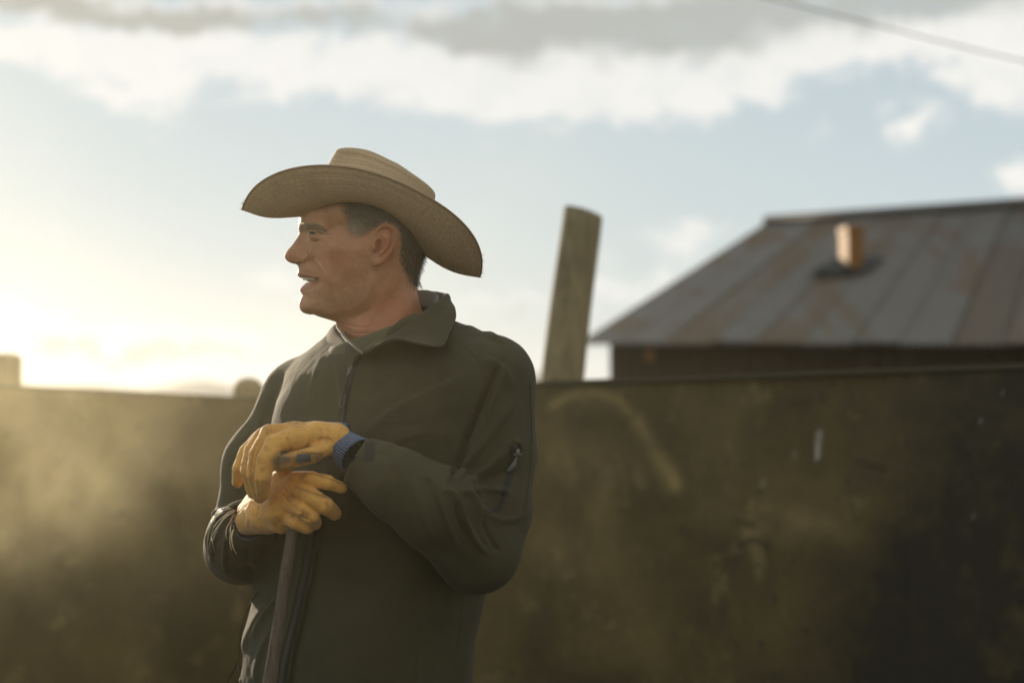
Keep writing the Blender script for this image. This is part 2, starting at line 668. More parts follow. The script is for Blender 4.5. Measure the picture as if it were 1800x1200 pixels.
def walls():
    wm = wall_material()
    cm = new_mat("wall_cap", (.065, .058, .035), .9)
    C = np.array([-.70, 5.80])             # inner corner behind the man
    # right wall: from the corner past the right of the frame
    def build(name, p0, p1, zt0, zt1, edges, label, marks):
        root = empty(name, (p0[0], p0[1], 0))
        tag(root, label, 'wall')
        p0 = np.array(p0, float); p1 = np.array(p1, float)
        L = np.linalg.norm(p1 - p0); d = (p1 - p0) / L
        nrm = np.array([d[1], -d[0]])
        if nrm @ (np.array([0, 0]) - p0) < 0: nrm = -nrm      # towards the camera
        edges = [0] + edges + [L]; nP = len(edges) - 1
        for k in range(nP):
            a, b_ = edges[k] + .0015, edges[k + 1] - .0015
            nu = 230; nv = 150
            s = np.linspace(a, b_, nu); t = np.linspace(0, 1, nv)
            S, T = np.meshgrid(s, t, indexing='ij')
            zt = zt0 + (zt1 - zt0) * S / L - .015 + .004 * math.sin(k * 2.1)
            Z = -.05 + (zt + .05) * T
            off = .004 * math.sin(k * 3.7) + .012 * np.sin(S * 2.4 + k) * np.sin(T * 2.5)
            X = p0[0] + d[0] * S + nrm[0] * off; Y = p0[1] + d[1] * S + nrm[1] * off
            front = np.stack([X, Y, Z], -1).reshape(-1, 3)
            px, py = proj(front)
            sc = np.zeros(len(front)); stn_shade = np.zeros(len(front)); sp = np.zeros(len(front))
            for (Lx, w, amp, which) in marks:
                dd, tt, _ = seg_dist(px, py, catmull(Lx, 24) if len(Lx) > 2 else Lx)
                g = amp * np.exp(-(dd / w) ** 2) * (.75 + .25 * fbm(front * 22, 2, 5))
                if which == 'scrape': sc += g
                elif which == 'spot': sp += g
                else: stn_shade += g
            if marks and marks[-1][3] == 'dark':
                pass
            back = front - np.array([nrm[0], nrm[1], 0]) * .04
            F = grid_faces(nu, nv)
            n0 = len(front)
            Fb = F[:, ::-1] + n0
            rim = []
            def strip(idx):
                for i in range(len(idx) - 1):
                    rim.append([idx[i], idx[i + 1], idx[i + 1] + n0, idx[i] + n0])
            strip([i * nv + nv - 1 for i in range(nu)]); strip([j for j in range(nv)]); strip([(nu - 1) * nv + j for j in range(nv)])
            allF = np.vstack([F, Fb, np.array(rim)])
            V = np.vstack([front, back])
            z2 = np.zeros(n0)
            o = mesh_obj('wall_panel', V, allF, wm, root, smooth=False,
                         attrs={'scrape': np.clip(np.r_[sc, z2], 0, 1), 'stain_shade': np.clip(np.r_[stn_shade, z2], 0, 1), 'spot': np.clip(np.r_[sp, z2], 0, 1)})
        # thin capping strip
        q0 = p0 + nrm * .012; q1 = p1 + nrm * .012
        h0 = p0 - nrm * .05; h1 = p1 - nrm * .05
        za, zb = zt0 - .006, zt1 - .006
        V = [(*q0, za - .012), (*q1, zb - .012), (*h1, zb - .012), (*h0, za - .012), (*q0, za + .0), (*q1, zb + .0), (*h1, zb + .0), (*h0, za + .0)]
        F = [[0, 1, 2, 3][::-1], [4, 5, 6, 7], [0, 1, 5, 4], [1, 2, 6, 5], [2, 3, 7, 6], [3, 0, 4, 7]]
        mesh_obj('capping_strip', V, F, cm, root, smooth=False)
        return root
    marks = [
        ([(972, 712), (1000, 696), (1045, 690), (1085, 702), (1104, 722)], 9, .8, 'scrape'),
        ([(1120, 740), (1140, 775), (1168, 815), (1186, 850)], 13, .6, 'scrape'),
        ([(1160, 818), (1180, 850)], 20, .4, 'scrape'),
        ([(985, 800), (1060, 830), (1050, 900)], 36, .4, 'scrape'),
        ([(960, 950), (1040, 980)], 40, .35, 'scrape'),
        ([(1250, 900), (1330, 930), (1430, 915)], 30, .25, 'scrape'),
        ([(1400, 905), (1500, 940)], 22, .35, 'scrape'),
        ([(1302, 958), (1325, 948), (1352, 962)], 6, .9, 'stain_shade'), ([(1295, 918), (1322, 922)], 6, .7, 'stain_shade'),
        ([(1390, 710), (1425, 704)], 6, .7, 'stain_shade'), ([(1508, 812), (1552, 824)], 6, .75, 'stain_shade'),
        ([(1447, 690), (1450, 702)], 8, .6, 'stain_shade'), ([(1200, 925), (1210, 940)], 8, .4, 'stain_shade'),
        ([(1440, 758), (1437, 806)], 3.4, .75, 'spot'), ([(1341, 848), (1341, 849)], 4, .55, 'spot'), ([(1395, 795), (1397, 804)], 4, .2, 'spot'),
        ([(1724, 738), (1724, 739)], 3, .4, 'spot'), ([(1762, 688), (1762, 689)], 3, .3, 'spot'), ([(1711, 908), (1711, 909)], 3, .3, 'spot'),
        ([(1700, 690), (1700, 800), (1700, 1000), (1650, 1200)], 120, .85, 'stain_shade'),  # from here, broad dark bands paint shade over the right and bottom
        ([(1850, 700), (1850, 1200)], 130, .9, 'stain_shade'),
        ([(1600, 1000), (1540, 1200), (1800, 1300)], 110, 1.0, 'stain_shade'), ([(1000, 1260), (1500, 1290)], 90, .7, 'stain_shade'),
        ([(1010, 735), (1090, 742)], 14, .5, 'stain_shade'),
    ]
    dr = np.array([1.17 - .067, 3.9 - 5.0]); dr /= np.linalg.norm(dr)
    P0 = np.array([.067, 5.0]) - dr * 1.10
    P1 = np.array([1.17, 3.9]) + dr * 1.3
    # height along: 1.472 at x=.067 , 1.526 at (1.17,3.9)
    g = (1.530 - 1.502) / np.linalg.norm(np.array([1.103, 1.1]))
    z0 = 1.502 - g * 1.10; z1 = 1.530 + g * 1.3
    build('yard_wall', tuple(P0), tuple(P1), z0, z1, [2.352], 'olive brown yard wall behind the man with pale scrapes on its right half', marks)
    # left wall, running out of frame on the left
    A = at(0, 672, 5.55); B = at(400, 693, 5.75)
    d = (B - A)[:2]; L = np.linalg.norm(d); d /= L
    Lm = np.linalg.norm(P0 - A[:2])
    slope = (B[2] - A[2]) / L
    S0 = A[:2] - d * 1.6
    build('yard_wall', tuple(S0), tuple(P0 - np.array([.002, .004])), A[2] - slope * 1.6, A[2] + slope * Lm, [1.35],
          'sunlit dusty golden yard wall left of the man', [([(560, 560)], 1, 0, 'spot')] if False else [
              ([(380, 800), (400, 860)], 30, .25, 'scrape'), ([(250, 900), (300, 950)], 40, .25, 'stain_shade'),
              ([(60, 820), (160, 840)], 40, .2, 'scrape')])


walls()


def wood_post(name, base, top, r0, r1, label, domed=.0, seed=0, group=None, tiltcap=0.0):
    def pm(nt, b):
        o = nt.coord()
        n = nt.noise(nt.map(o, (22, 22, 1.1)), 3, 5, .6)
        n2 = nt.noise(o, 6, 4, .6)
        c = nt.mix(nt.ss(n, .3, .7), (.15, .125, .065), (.28, .235, .13))
        c = nt.mix(nt.ss(n2, .5, .7, 0, .5), c, (.085, .075, .045))
        return {'Base Color': c, 'Normal': nt.bump(n, .7, .004)}
    m = bpy.data.materials.get('post_wood') or new_mat('post_wood', (.2, .17, .1), .9, pm)
    base = np.array(base, float); top = np.array(top, float)
    n = 40; seg = 28
    t = np.linspace(0, 1, n)
    P = base + (top - base) * t[:, None]
    ax = (top - base); H = np.linalg.norm(ax); ax /= H
    u = np.cross(ax, [0, 1, 0]); u /= np.linalg.norm(u); v = np.cross(ax, u)
    a = np.linspace(0, 2 * np.pi, seg, endpoint=False)
    R = (r0 + (r1 - r0) * t)[:, None] * (1 + .03 * np.sin(a * 3 + seed)[None] + .02 * np.sin(t * 23 + seed)[:, None] * np.cos(a)[None])
    cut = tiltcap * np.cos(a)[None] * (t[:, None] > .999)
    V = P[:, None] + R[..., None] * (np.cos(a)[None, :, None] * u + np.sin(a)[None, :, None] * v) + cut[..., None] * ax
    V = V.reshape(-1, 3)
    F = [list(x) for x in grid_faces(n, seg + 0)] if False else []
    for i in range(n - 1):
        for j in range(seg):
            F.append([i * seg + j, i * seg + (j + 1) % seg, (i + 1) * seg + (j + 1) % seg, (i + 1) * seg + j])
    # top: rounded rings
    last = (n - 1) * seg
    V = list(V)
    for q in range(1, 5):
        f = math.cos(q * math.pi / 10 * (1 if domed else .98)) if domed else 1 - q * .22
        h = domed * math.sin(q * math.pi / 10) if domed else .004 * min(q, 1)
        if q == 4: f = .02
        ctr = top + ax * h
        for j in range(seg):
            V.append(ctr + (V[(n - 1) * seg + j] - top) * f)
        st = len(V) - seg
        for j in range(seg):
            F.append([last + j, last + (j + 1) % seg, st + (j + 1) % seg, st + j])
        last = st
    F.append([last + j for j in range(seg)])
    o = mesh_obj(name, V, F, m)
    tag(o, label, 'post', group)
    return o


# tall leaning post behind the wall
b_ = at(989, 665, 5.45); t_ = at(1025.5, 374, 5.5)
dirp = (t_ - b_) / (t_[2] - b_[2])
wood_post('wooden_post', b_ - dirp * b_[2], t_, .084, .064, 'tall leaning round wooden post behind the wall beside the shed', .0, 1, tiltcap=.012)
c1 = at(10, 650, 5.85)
wood_post('wooden_post', (c1[0], c1[1], 0), at(8, 630, 5.85), .056, .056, 'short flat topped post above the wall at the left edge', .018, 2, 'short posts behind the left wall')
c2 = at(437, 700, 6.1)
wood_post('wooden_post', (c2[0], c2[1], 0), at(437, 687, 6.1), .058, .055, 'short round topped post just left of the man', .052, 3, 'short posts behind the left wall')


def shed():
    root = empty('shed', tuple(at(1075, 660, 16.3) * np.array([1, 1, 0])))
    tag(root, 'old shed with rusty corrugated iron roof and small chimney at right', 'shed')
    E0 = at(1022, 604, 16.0); E1 = at(1960, 607, 13.6)
    R0 = at(1346, 395, 19.6); R1 = at(1960, 354, 17.0)
    def rm(tint):
        def f(nt, b):
            o = nt.coord()
            rnd = nt.n.new('ShaderNodeObjectInfo').outputs['Random']
            q = nt.map(o, (1.0, .35, .35), rot=(0, 0, .5))
            n1 = nt.noise(q, 1.5, 6, .6, .5)
            n2 = nt.noise(o, 7, 5, .6)
            c = nt.mix(nt.ss(nt.add(n1, nt.mul(nt.add(rnd, -.5), .22)), .45, .60), (.25, .24, .22), (.22, .165, .11))
            c = nt.mix(nt.ss(n2, .48, .75, 0, .5), c, (.17, .125, .085))
            c = nt.mix(nt.ss(rnd, .6, 1.0, 0, .45), c, (.17, .17, .165))
            return {'Base Color': c, 'Normal': nt.bump(n2, .2, .01)}
        return new_mat('corrugated_iron', (.2, .2, .2), .55, f, Metallic=.25)
    m = rm(0)
    nS = 11
    for k in range(nS):
        a0, a1 = k / nS, (k + 1) / nS + .004
        e0 = E0 + (E1 - E0) * a0; e1 = E0 + (E1 - E0) * a1
        r0 = R0 + (R1 - R0) * a0; r1 = R0 + (R1 - R0) * a1
        nu = 80; nv = 6
        up = np.cross(e1 - e0, r0 - e0); up /= np.linalg.norm(up)
        if up[2] < 0: up = -up
        V = []
        jit = RNG.uniform(-.04, .04)
        for i in range(nu):
            s = i / (nu - 1)
            for j in range(nv):
                t = j / (nv - 1)
                p = (e0 + (e1 - e0) * s) * (1 - t) + (r0 + (r1 - r0) * s) * t
                if j == 0: p = p + (e0 - r0) / np.linalg.norm(e0 - r0) * jit
                p = p + up * (.020 * math.cos(s * 2 * math.pi * 8) + .006 * (k % 2) + .004)
                V.append(p)
        V = np.array(V)
        F = grid_faces(nu, nv)
        V2 = V - up * .0015
        mesh_obj('roof_sheet', np.vstack([V, V2]), np.vstack([F, F[:, ::-1] + len(V)]), m, root)
    # ridge cap, a rolled tin strip
    rc = new_mat('ridge_tin', (.07, .065, .055), .6)
    P = np.array([R0 - (R1 - R0) * .0, R0 + (R1 - R0) * .5, R1]) + np.array([0, 0, .03])
    v, f = tube(P, .075, 8)
    mesh_obj('ridge_cap', v, f, rc, root)
    # rear slope so that the roof is a roof
    back = (R0 - E0); back[2] = 0
    Bk0 = R0 + np.array([back[0] * .9, back[1] * .9, -1.4]); Bk1 = R1 + np.array([back[0] * .9, back[1] * .9, -1.4])
    mesh_obj('rear_roof', [R0, R1, Bk1, Bk0], [[0, 1, 2, 3]], m, root, smooth=False)
    # walls below the eave made of boards
    def bm(nt, b):
        o = nt.coord()
        n = nt.noise(nt.map(o, (8, 8, .8)), 3, 4, .6)
        return {'Base Color': nt.mix(n, (.035, .024, .013), (.085, .06, .035))}
    wood = new_mat('dark_boards', (.05, .04, .03), .9, bm)
    inw = (R0 - E0); inw[2] = 0; inw /= np.linalg.norm(inw)
    W0 = at(1073, 640, 16.25) * np.array([1, 1, 0]); dW = (E1 - E0) * np.array([1, 1, 0]); Lw = np.linalg.norm(dW); dW /= Lw
    nb = 46; ww = .20
    pn_ = np.cross(E1 - E0, R0 - E0)
    rp = lambda q_: E0[2] - (pn_[0] * (q_[0] - E0[0]) + pn_[1] * (q_[1] - E0[1])) / pn_[2] - .04
    wa, wb = W0 + inw * .06, W0 + dW * nb * ww + inw * .06
    mesh_obj('wall', [(wa[0], wa[1], 0), (wb[0], wb[1], 0), (wb[0], wb[1], rp(wb)), (wa[0], wa[1], rp(wa))], [[0, 1, 2, 3]], wood, root, smooth=False)
    for k in range(nb):
        p = W0 + dW * (k * ww)
        q = p + dW * (ww - .012)
        s = (.0 if k % 2 else .012)
        p = p - inw * s; q = q - inw * s
        zt = .02 + E0[2] - (pn_[0] * (p[0] - E0[0]) + pn_[1] * (p[1] - E0[1])) / pn_[2] - .035
        V = np.array([(p[0], p[1], 0), (q[0], q[1], 0), (*(q + inw * .025)[:2], 0), (*(p + inw * .025)[:2], 0)])
        V = np.vstack([V, V + np.array([0, 0, zt])])
        F = [[0, 3, 2, 1], [4, 5, 6, 7], [0, 1, 5, 4], [1, 2, 6, 5], [2, 3, 7, 6], [3, 0, 4, 7]]
        mesh_obj('board', V, F, wood, root, smooth=False)
    # gable side wall
    G0 = W0; G1 = W0 + inw * 6.5
    zt = 1.43 + (710 - 606) / 3000 * 16.2
    pk = W0 + inw * 3.7
    mesh_obj('gable_wall', [(G0[0], G0[1], 0), (G1[0], G1[1], 0), (G1[0], G1[1], zt), (pk[0], pk[1], R0[2] - .12), (G0[0], G0[1], zt - .02)],
             [[0, 1, 2, 3, 4]], wood, root, smooth=False)
    # rafter end under the eave, its sun glint put into the orange colour
    br = new_mat('rafter_glint', (.42, .2, .06), .6)
    c = at(1143, 622, 15.85)
    v, f = tube([c + np.array([0, 0, -.06]), c + np.array([0, 0, .0]), c + np.array([0, .05, .05])], .035, 10)
    mesh_obj('rafter_end', v, f, br, root)
    # stove pipe
    pm = new_mat('rusty_pipe', (.42, .22, .08), .65, lambda nt, b: {'Base Color': nt.mix(nt.noise(nt.coord(), 5, 4, .6), (.18, .09, .032), (.30, .155, .055))}, Specular_IOR_Level=0.35, Specular_Tint=(1, .62, .28, 1))
    sl = (R0 - E0) / np.linalg.norm(R0 - E0)
    gs, gt = np.meshgrid(np.linspace(0, 1, 400), np.linspace(0, 1, 200), indexing='ij')
    gs = gs[..., None]; gt = gt[..., None]
    GP = ((E0 + (E1 - E0) * gs) * (1 - gt) + (R0 + (R1 - R0) * gs) * gt).reshape(-1, 3)
    gpx, gpy = proj(GP)
    foot = GP[np.argmin((gpx - 1496) ** 2 + (gpy - 474) ** 2)]
    top = at(1500, 403, foot[1])
    def flue(w, d_, z0, z1):
        ca, sa_ = math.cos(math.radians(5)), math.sin(math.radians(5))
        V = []
        for z_ in (z0, z1):
            for u_, v_ in ((-w, -d_), (w, -d_), (w, d_), (-w, d_)):
                V.append((foot[0] + .0 + u_ * ca + v_ * sa_ * -1, foot[1] + v_ * ca + u_ * sa_, z_))
        return np.array(V), [[0, 3, 2, 1], [4, 5, 6, 7], [0, 1, 5, 4], [1, 2, 6, 5], [2, 3, 7, 6], [3, 0, 4, 7]]
    pipe = mesh_obj('chimney', *flue(.078, .15, foot[2] - .4, top[2]), pm, root, smooth=False)
    mesh_obj('rim', *flue(.088, .16, top[2] - .05, top[2] + .02), pm, pipe, smooth=False)
    fl = new_mat('lead_flashing', (.022, .022, .02), .7)
    upn = np.cross(E1 - E0, R0 - E0); upn /= np.linalg.norm(upn)
    if upn[2] < 0: upn = -upn
    side = (E1 - E0) / np.linalg.norm(E1 - E0)
    fc = foot + upn * .05
    V = []
    for i in range(7):
        for j in range(7):
            a, c_ = (i - 3) / 3, (j - 3) / 3
            V.append(fc + side * a * .30 + sl * c_ * .30 + upn * (.02 * math.sin(i * 2 + j) + .04 * max(0, 1 - abs(a) - abs(c_))))
    V = np.array(V)
    mesh_obj('flashing', V, grid_faces(7, 7), fl, root)
    return root


shed()

# overhead line
wire_m = new_mat('wire', (.10, .10, .09), .6)
P = [at(1180, -45, 9.0), at(1420, 14, 9.2), at(1620, 65, 9.4), at(1800, 108, 9.6), at(2100, 172, 9.9)]
v, f = tube(catmull(P, 40), .0038, 6)
tag(mesh_obj('power_line', v, f, wire_m), 'thin overhead power line sagging across the cloudy sky at top right', 'power line')


# ================================================================== THE MAN
man = empty('person', tuple(M(640, 710, .03) * np.array([1, 1, 0])))
tag(man, 'man in profile wearing straw hat, olive jacket and yellow leather gloves', 'person')

D0 = .03
HO = M(640, 450, D0)
HW = ray(640, 450); HW = HW / np.linalg.norm(HW)                # away from camera
HU = np.cross(HW, [0, 0, 1.0]); HU /= np.linalg.norm(HU)         # image right
HV = np.cross(HU, HW)                                            # image up
HS = (Y0 + D0) / FOC                                             # metres per pixel


def H(px, py, w):
    """head frame: photo pixels in the mid plane, w pixels sideways (positive = away)"""
    px, py, w = np.broadcast_arrays(np.asarray(px, float), np.asarray(py, float), np.asarray(w, float))
    return HO + ((px - 640) * HS)[..., None] * HU + ((450 - py) * HS)[..., None] * HV + (w * HS)[..., None] * HW


OUT = np.array([(527.3, 370, 40), (526.6, 384, 34), (525.2, 392, 24), (525, 399, 17), (525.6, 405, 11), (526.4, 410, 9), (524.6, 415.5, 9), (520, 423, 9), (513.3, 432.5, 9.5),
                (506.7, 440, 11), (502.6, 446, 12), (501, 451, 12), (502.5, 456, 11), (506.5, 460.4, 9), (513.3, 463.6, 7), (520.5, 465.2, 6), (524, 468, 6), (524.8, 474.3, 8), (523.8, 479, 10),
                (523.0, 482.5, 11), (524.2, 485.6, 11), (528.8, 489.0, 12), (534, 491.5, 13), (540.5, 495.5, 15), (537.3, 498.6, 14), (531.4, 504.0, 13), (527.8, 508.5, 12), (527.9, 511.5, 12), (530.3, 515.4, 13),
                (531.6, 519.5, 15), (529.2, 525.0, 18), (526.8, 532.0, 20), (526.8, 540, 20), (529.2, 546.2, 18), (535, 551.0, 15), (545.5, 553.6, 13), (552, 553.4, 13),
                (559, 556.4, 14), (571.7, 560.4, 16), (583.3, 563.9, 22), (592, 568, 32), (600, 585, 40), (604, 610, 46), (606, 660, 50),
                (755, 660, 55), (752, 600, 55), (745, 556, 55), (737, 525, 52), (733, 503, 50), (735, 488, 50), (737, 474, 52), (740, 462, 55), (745, 446, 60), (748, 425, 62), (746, 395, 66),
                (732, 362, 70), (705, 338, 70), (665, 322, 70), (620, 318, 66), (575, 326, 60), (542, 345, 50)], float)
CW = np.array([
    (560, 335, 60), (600, 335, 80), (650, 335, 88), (700, 340, 76), (540, 360, 54), (562, 360, 64), (600, 360, 78), (650, 360, 90), (700, 362, 90), (735, 375, 66),
    (533, 380, 44), (548, 380, 58), (566, 382, 64), (590, 382, 70), (620, 382, 80), (660, 382, 91), (700, 385, 94), (738, 395, 78),
    (531, 392, 36), (540, 394, 49), (552, 394, 57), (564, 395, 61), (577, 398, 64), (595, 398, 66),
    (540, 400, 46), (552, 401, 56), (565, 403, 60), (577, 405, 61), (590, 405, 64),
    (531, 405, 14), (536, 407, 17), (542, 408, 27), (549, 409, 40), (557, 411, 49), (566, 412, 55), (576, 412, 60), (592, 412, 65), (612, 412, 71), (640, 412, 83), (670, 412, 92), (700, 412, 93), (732, 420, 82),
    (527, 418, 10.5), (533, 420, 14), (540, 420, 22), (548, 420, 37), (557, 421, 48), (567, 422, 56), (580, 423, 63), (595, 425, 69), (612, 426, 76), (640, 426, 84), (675, 428, 90),
    (519, 427, 9.5), (526, 429, 13), (534, 430, 17), (542, 431, 26), (550, 431, 38), (560, 432, 50), (573, 433, 60), (588, 435, 69), (604, 437, 76), (622, 438, 80), (645, 440, 83), (675, 445, 86), (710, 440, 84), (735, 440, 72),
    (510, 439, 10.5), (518, 440, 14), (527, 441, 17), (535, 442, 19.5), (543, 442, 26), (550, 442, 37), (560, 444, 48), (573, 446, 58), (588, 448, 67), (604, 450, 74), (625, 452, 79), (650, 455, 81), (680, 458, 82), (715, 460, 74), (733, 462, 62),
    (505, 450, 11), (512, 450, 14), (519, 451, 17), (527, 451, 21), (534, 451, 23.5), (540, 452, 24), (544, 453, 24.5), (548, 453, 32), (556, 454, 42),
    (508, 458, 9), (514, 459, 12), (521, 460, 17), (529, 460, 21.5), (537, 460, 22), (543, 460, 21), (548, 461, 28), (556, 462, 39), (568, 463, 51), (585, 465, 62), (605, 467, 70), (630, 468, 75),
    (527, 469, 12), (533, 469, 18), (541, 470, 25), (550, 471, 32), (558, 471, 40), (566, 472, 48), (580, 474, 58), (600, 476, 66), (630, 478, 73), (660, 478, 76), (700, 480, 70), (728, 482, 56),
    (527, 480, 13), (534, 480, 20), (543, 481, 27), (552, 482, 34), (560, 483, 39), (566, 483, 45), (572, 484, 51), (585, 486, 58), (605, 488, 64), (635, 490, 71),
    (532, 490, 17), (541, 490, 25), (552, 490, 32), (561, 490, 37), (567, 491, 43), (574, 493, 50), (590, 496, 58),
    (541, 497, 22), (550, 497, 29), (560, 498, 36), (568, 500, 43), (578, 502, 49), (600, 504, 59), (630, 506, 67), (660, 506, 69), (700, 505, 66), (725, 505, 52),
    (532, 508, 15), (540, 508, 23), (552, 509, 32), (564, 511, 40), (580, 514, 48), (605, 518, 57), (635, 522, 65), (655, 520, 65),
    (536, 520, 19), (546, 522, 27), (560, 524, 35), (578, 528, 43), (600, 532, 51), (625, 534, 58), (645, 532, 60),
    (530, 533, 18), (538, 535, 24), (550, 537, 30), (566, 540, 36), (590, 545, 42), (615, 548, 47), (635, 548, 52),
    (545, 549, 24), (560, 553, 27), (585, 557, 33), (605, 560, 38), (625, 562, 46), (640, 558, 51), (655, 545, 56), (665, 530, 59), (680, 520, 61),
    (600, 578, 36), (620, 578, 48), (645, 575, 56), (670, 565, 60), (700, 545, 62), (720, 530, 58), (735, 545, 50),
    (610, 600, 40), (640, 600, 58), (680, 600, 66), (720, 590, 64), (745, 590, 48), (620, 650, 52), (680, 650, 72), (740, 650, 56)], float)


def tps(P, W, X, Y, lam=.3):
    n = len(P)
    def U(r2): return r2 * np.log(r2 + 1e-9) * .5
    s = 100.0
    p = P / s
    d2 = ((p[:, None] - p[None]) ** 2).sum(-1)
    K = U(d2) + lam * .001 * np.eye(n)
    Q = np.c_[np.ones(n), p]
    A = np.block([[K, Q], [Q.T, np.zeros((3, 3))]])
    sol = np.linalg.solve(A, np.r_[W, 0, 0, 0])
    x, y = X / s, Y / s
    R = sol[n] + sol[n + 1] * x + sol[n + 2] * y
    for i in range(n):
        R = R + sol[i] * U((x - p[i, 0]) ** 2 + (y - p[i, 1]) ** 2)
    return R


GX0, GY0, GV = 486.0, 306.0, 1.0
gx = np.arange(GX0, 772, GV); gy = np.arange(GY0, 664, GV)
X2, Y2 = np.meshgrid(gx, gy, indexing='ij')
oc = np.vstack([OUT, OUT[:1]])
oc = catmull(oc, 900)
dist = np.full(X2.shape, 1e9); Lm_ = np.zeros(X2.shape)
for i in range(len(oc) - 1):
    a, b = oc[i, :2], oc[i + 1, :2]; d = b - a
    t = np.clip(((X2 - a[0]) * d[0] + (Y2 - a[1]) * d[1]) / (d @ d + 1e-9), 0, 1)
    r = (X2 - a[0] - t * d[0]) ** 2 + (Y2 - a[1] - t * d[1]) ** 2
    m = r < dist
    dist = np.where(m, r, dist); Lm_ = np.where(m, oc[i, 2], Lm_)
dist = np.sqrt(dist)
# inside test
ins = np.zeros(X2.shape, bool)
for i in range(len(oc) - 1):
    x1, y1 = oc[i, :2]; x2, y2 = oc[i + 1, :2]
    if y1 == y2: continue
    c = ((y1 > Y2) != (y2 > Y2)) & (X2 < (x2 - x1) * (Y2 - y1) / (y2 - y1) + x1)
    ins ^= c
SD = np.where(ins, dist, -dist)
for _ in range(6):     # smooth the rounding length
    L2 = Lm_.copy(); L2[1:-1, 1:-1] = (Lm_[1:-1, 1:-1] * 2 + Lm_[:-2, 1:-1] + Lm_[2:, 1:-1] + Lm_[1:-1, :-2] + Lm_[1:-1, 2:]) / 6
    Lm_ = L2
WI = np.maximum(tps(CW[:, :2], CW[:, 2], X2, Y2), 6)


def G2(cx, cy_, sx, sy, a, rot=0):
    c, s = math.cos(rot), math.sin(rot)
    dx, dy = X2 - cx, Y2 - cy_
    u = dx * c + dy * s; v = -dx * s + dy * c
    return a * np.exp(-(u / sx) ** 2 - (v / sy) ** 2)


def line2(L, w, a, asym=0):
    Lc = catmull(L, max(10, 6 * len(L))) if len(L) > 2 else np.asarray(L, float)
    d, t, s = seg_dist(X2, Y2, Lc)
    tp = np.clip(np.minimum(t, 1 - t) * 4, 0, 1) ** .7
    return a * np.exp(-(d / w) ** 2) * tp


# --- brow, socket, cheek
WI += G2(546, 394, 12, 5, 2.5, -.1) + G2(566, 399, 12, 4.5, 3.0, .4)
WI += G2(585, 440, 22, 12, 2.0, -.3)
# eye: lids round the ball, with the narrowed slit between
EX, EY, EZ, ER = 559.5, 411.0, 37.0, 14.5
r2 = (X2 - EX) ** 2 + (Y2 - EY) ** 2
lid = EZ + np.sqrt(np.maximum((ER + 1.7) ** 2 - r2, 0))
wl = np.clip(1.25 - np.sqrt(r2) / (ER + 1.5), 0, 1) ** .6
WI = np.where(r2 < (ER + 1.7) ** 2, np.maximum(WI * (1 - wl * .0), lid), WI)
WI += line2([(545, 403.5), (553, 403), (563, 406.5), (572, 412.0), (579, 410)], 1.7, -2.2)
WI += G2(550, 404, 14, 5, -3.2)      # upper lid fold
WI += line2([(545, 406), (552, 406), (560, 408.5), (567, 412)], 1.4, 1.0)
WI += line2([(546, 418), (553, 420), (562, 419.5), (569, 416)], 3.0, 2.2)              # lower lid bag
WI += line2([(546, 424.5), (555, 427), (565, 425.5)], 1.8, -1.8)
up_ = 407.4 + (X2 - 545) * .22; lo_ = 412.4 + (X2 - 545) * -.03
slit = (Y2 > up_) & (Y2 < lo_) & (X2 > 541) & (X2 < 560)
WI = np.where(slit & (r2 < (ER + 1.8) ** 2), EZ + 2, WI)
# crow's feet
for L, a in (([(567, 412), (574, 409), (580, 404)], -1.6), ([(567, 414), (576, 416), (586, 415)], -1.8), ([(568, 417), (578, 421), (588, 424)], -1.6),
             ([(562, 424), (570, 429), (578, 433)], -1.3), ([(571, 411), (578, 407), (584, 400)], -1.0)):
    WI += line2(L, 1.25, a) + line2([(p[0], p[1] + 2.2) for p in L], 1.5, -.55 * a)
# nose: wing, crease, nostril
WI += G2(537, 455, 6.5, 6.5, 2.6) + G2(510, 451, 7, 8, 1.2)
WI += line2([(539, 446), (544, 449.5), (546.5, 455), (545, 461)], 2.0, -2.8)
WI += line2([(516, 457.5), (523, 455.5), (529, 457)], 1.6, -1.8)
WI += G2(526.5, 463.2, 5.5, 1.9, -7.0, .12)
# smile fold running from nose wing to beside the mouth
WI += line2([(547, 456), (554, 463), (561, 472), (565.5, 482), (566.5, 494), (564, 503)], 2.2, -2.6)
WI += line2([(551.5, 455), (559, 462), (566, 471), (570.5, 482), (571.5, 494)], 3.4, 2.4)
WI += line2([(578, 462), (585, 478), (586, 494)], 2.2, -.8)
# lips and the open mouth
WI += line2([(526, 483.6), (536, 484.3), (548, 485), (558, 487.6)], 2.0, 1.4)
WI += line2([(526, 480), (536, 480), (548, 481), (558, 483)], 1.4, -1.0)
WI += line2([(531, 506), (541, 500.5), (551, 496.5), (560, 491.5)], 3.0, 1.9)
WI += line2([(532, 512), (543, 509), (554, 504)], 2.2, -2.0)
mu = 487.3 + np.maximum(X2 - 540, 0) * .06 + np.maximum(540 - X2, 0) * -.0; ml = 498.2 - np.clip((X2 - 538), 0, 40) * .36
mouth = (Y2 > mu) & (Y2 < ml) & (X2 < 563)
mm = np.clip(np.minimum(Y2 - mu, ml - Y2) / 1.2, 0, 1) * np.clip((564 - X2) / 3, 0, 1) * (X2 > 520)
WI -= mm * 8.5
# chin, jaw, neck tendon
WI += G2(540, 534, 9, 8, 1.5)
WI += line2([(655, 480), (652, 505), (640, 527), (615, 543), (585, 552), (560, 553)], 6, 2.0)
WI += line2([(652, 540), (632, 553), (605, 560)], 6, -2.0)
WI += line2([(690, 478), (672, 520), (650, 560), (622, 595)], 8, 2.6)
for L in ([(597, 566), (625, 573), (660, 572)], [(602, 576), (630, 584), (672, 580)], [(606, 590), (640, 594), (680, 590)]):
    WI += line2(L, 1.6, -1.3)
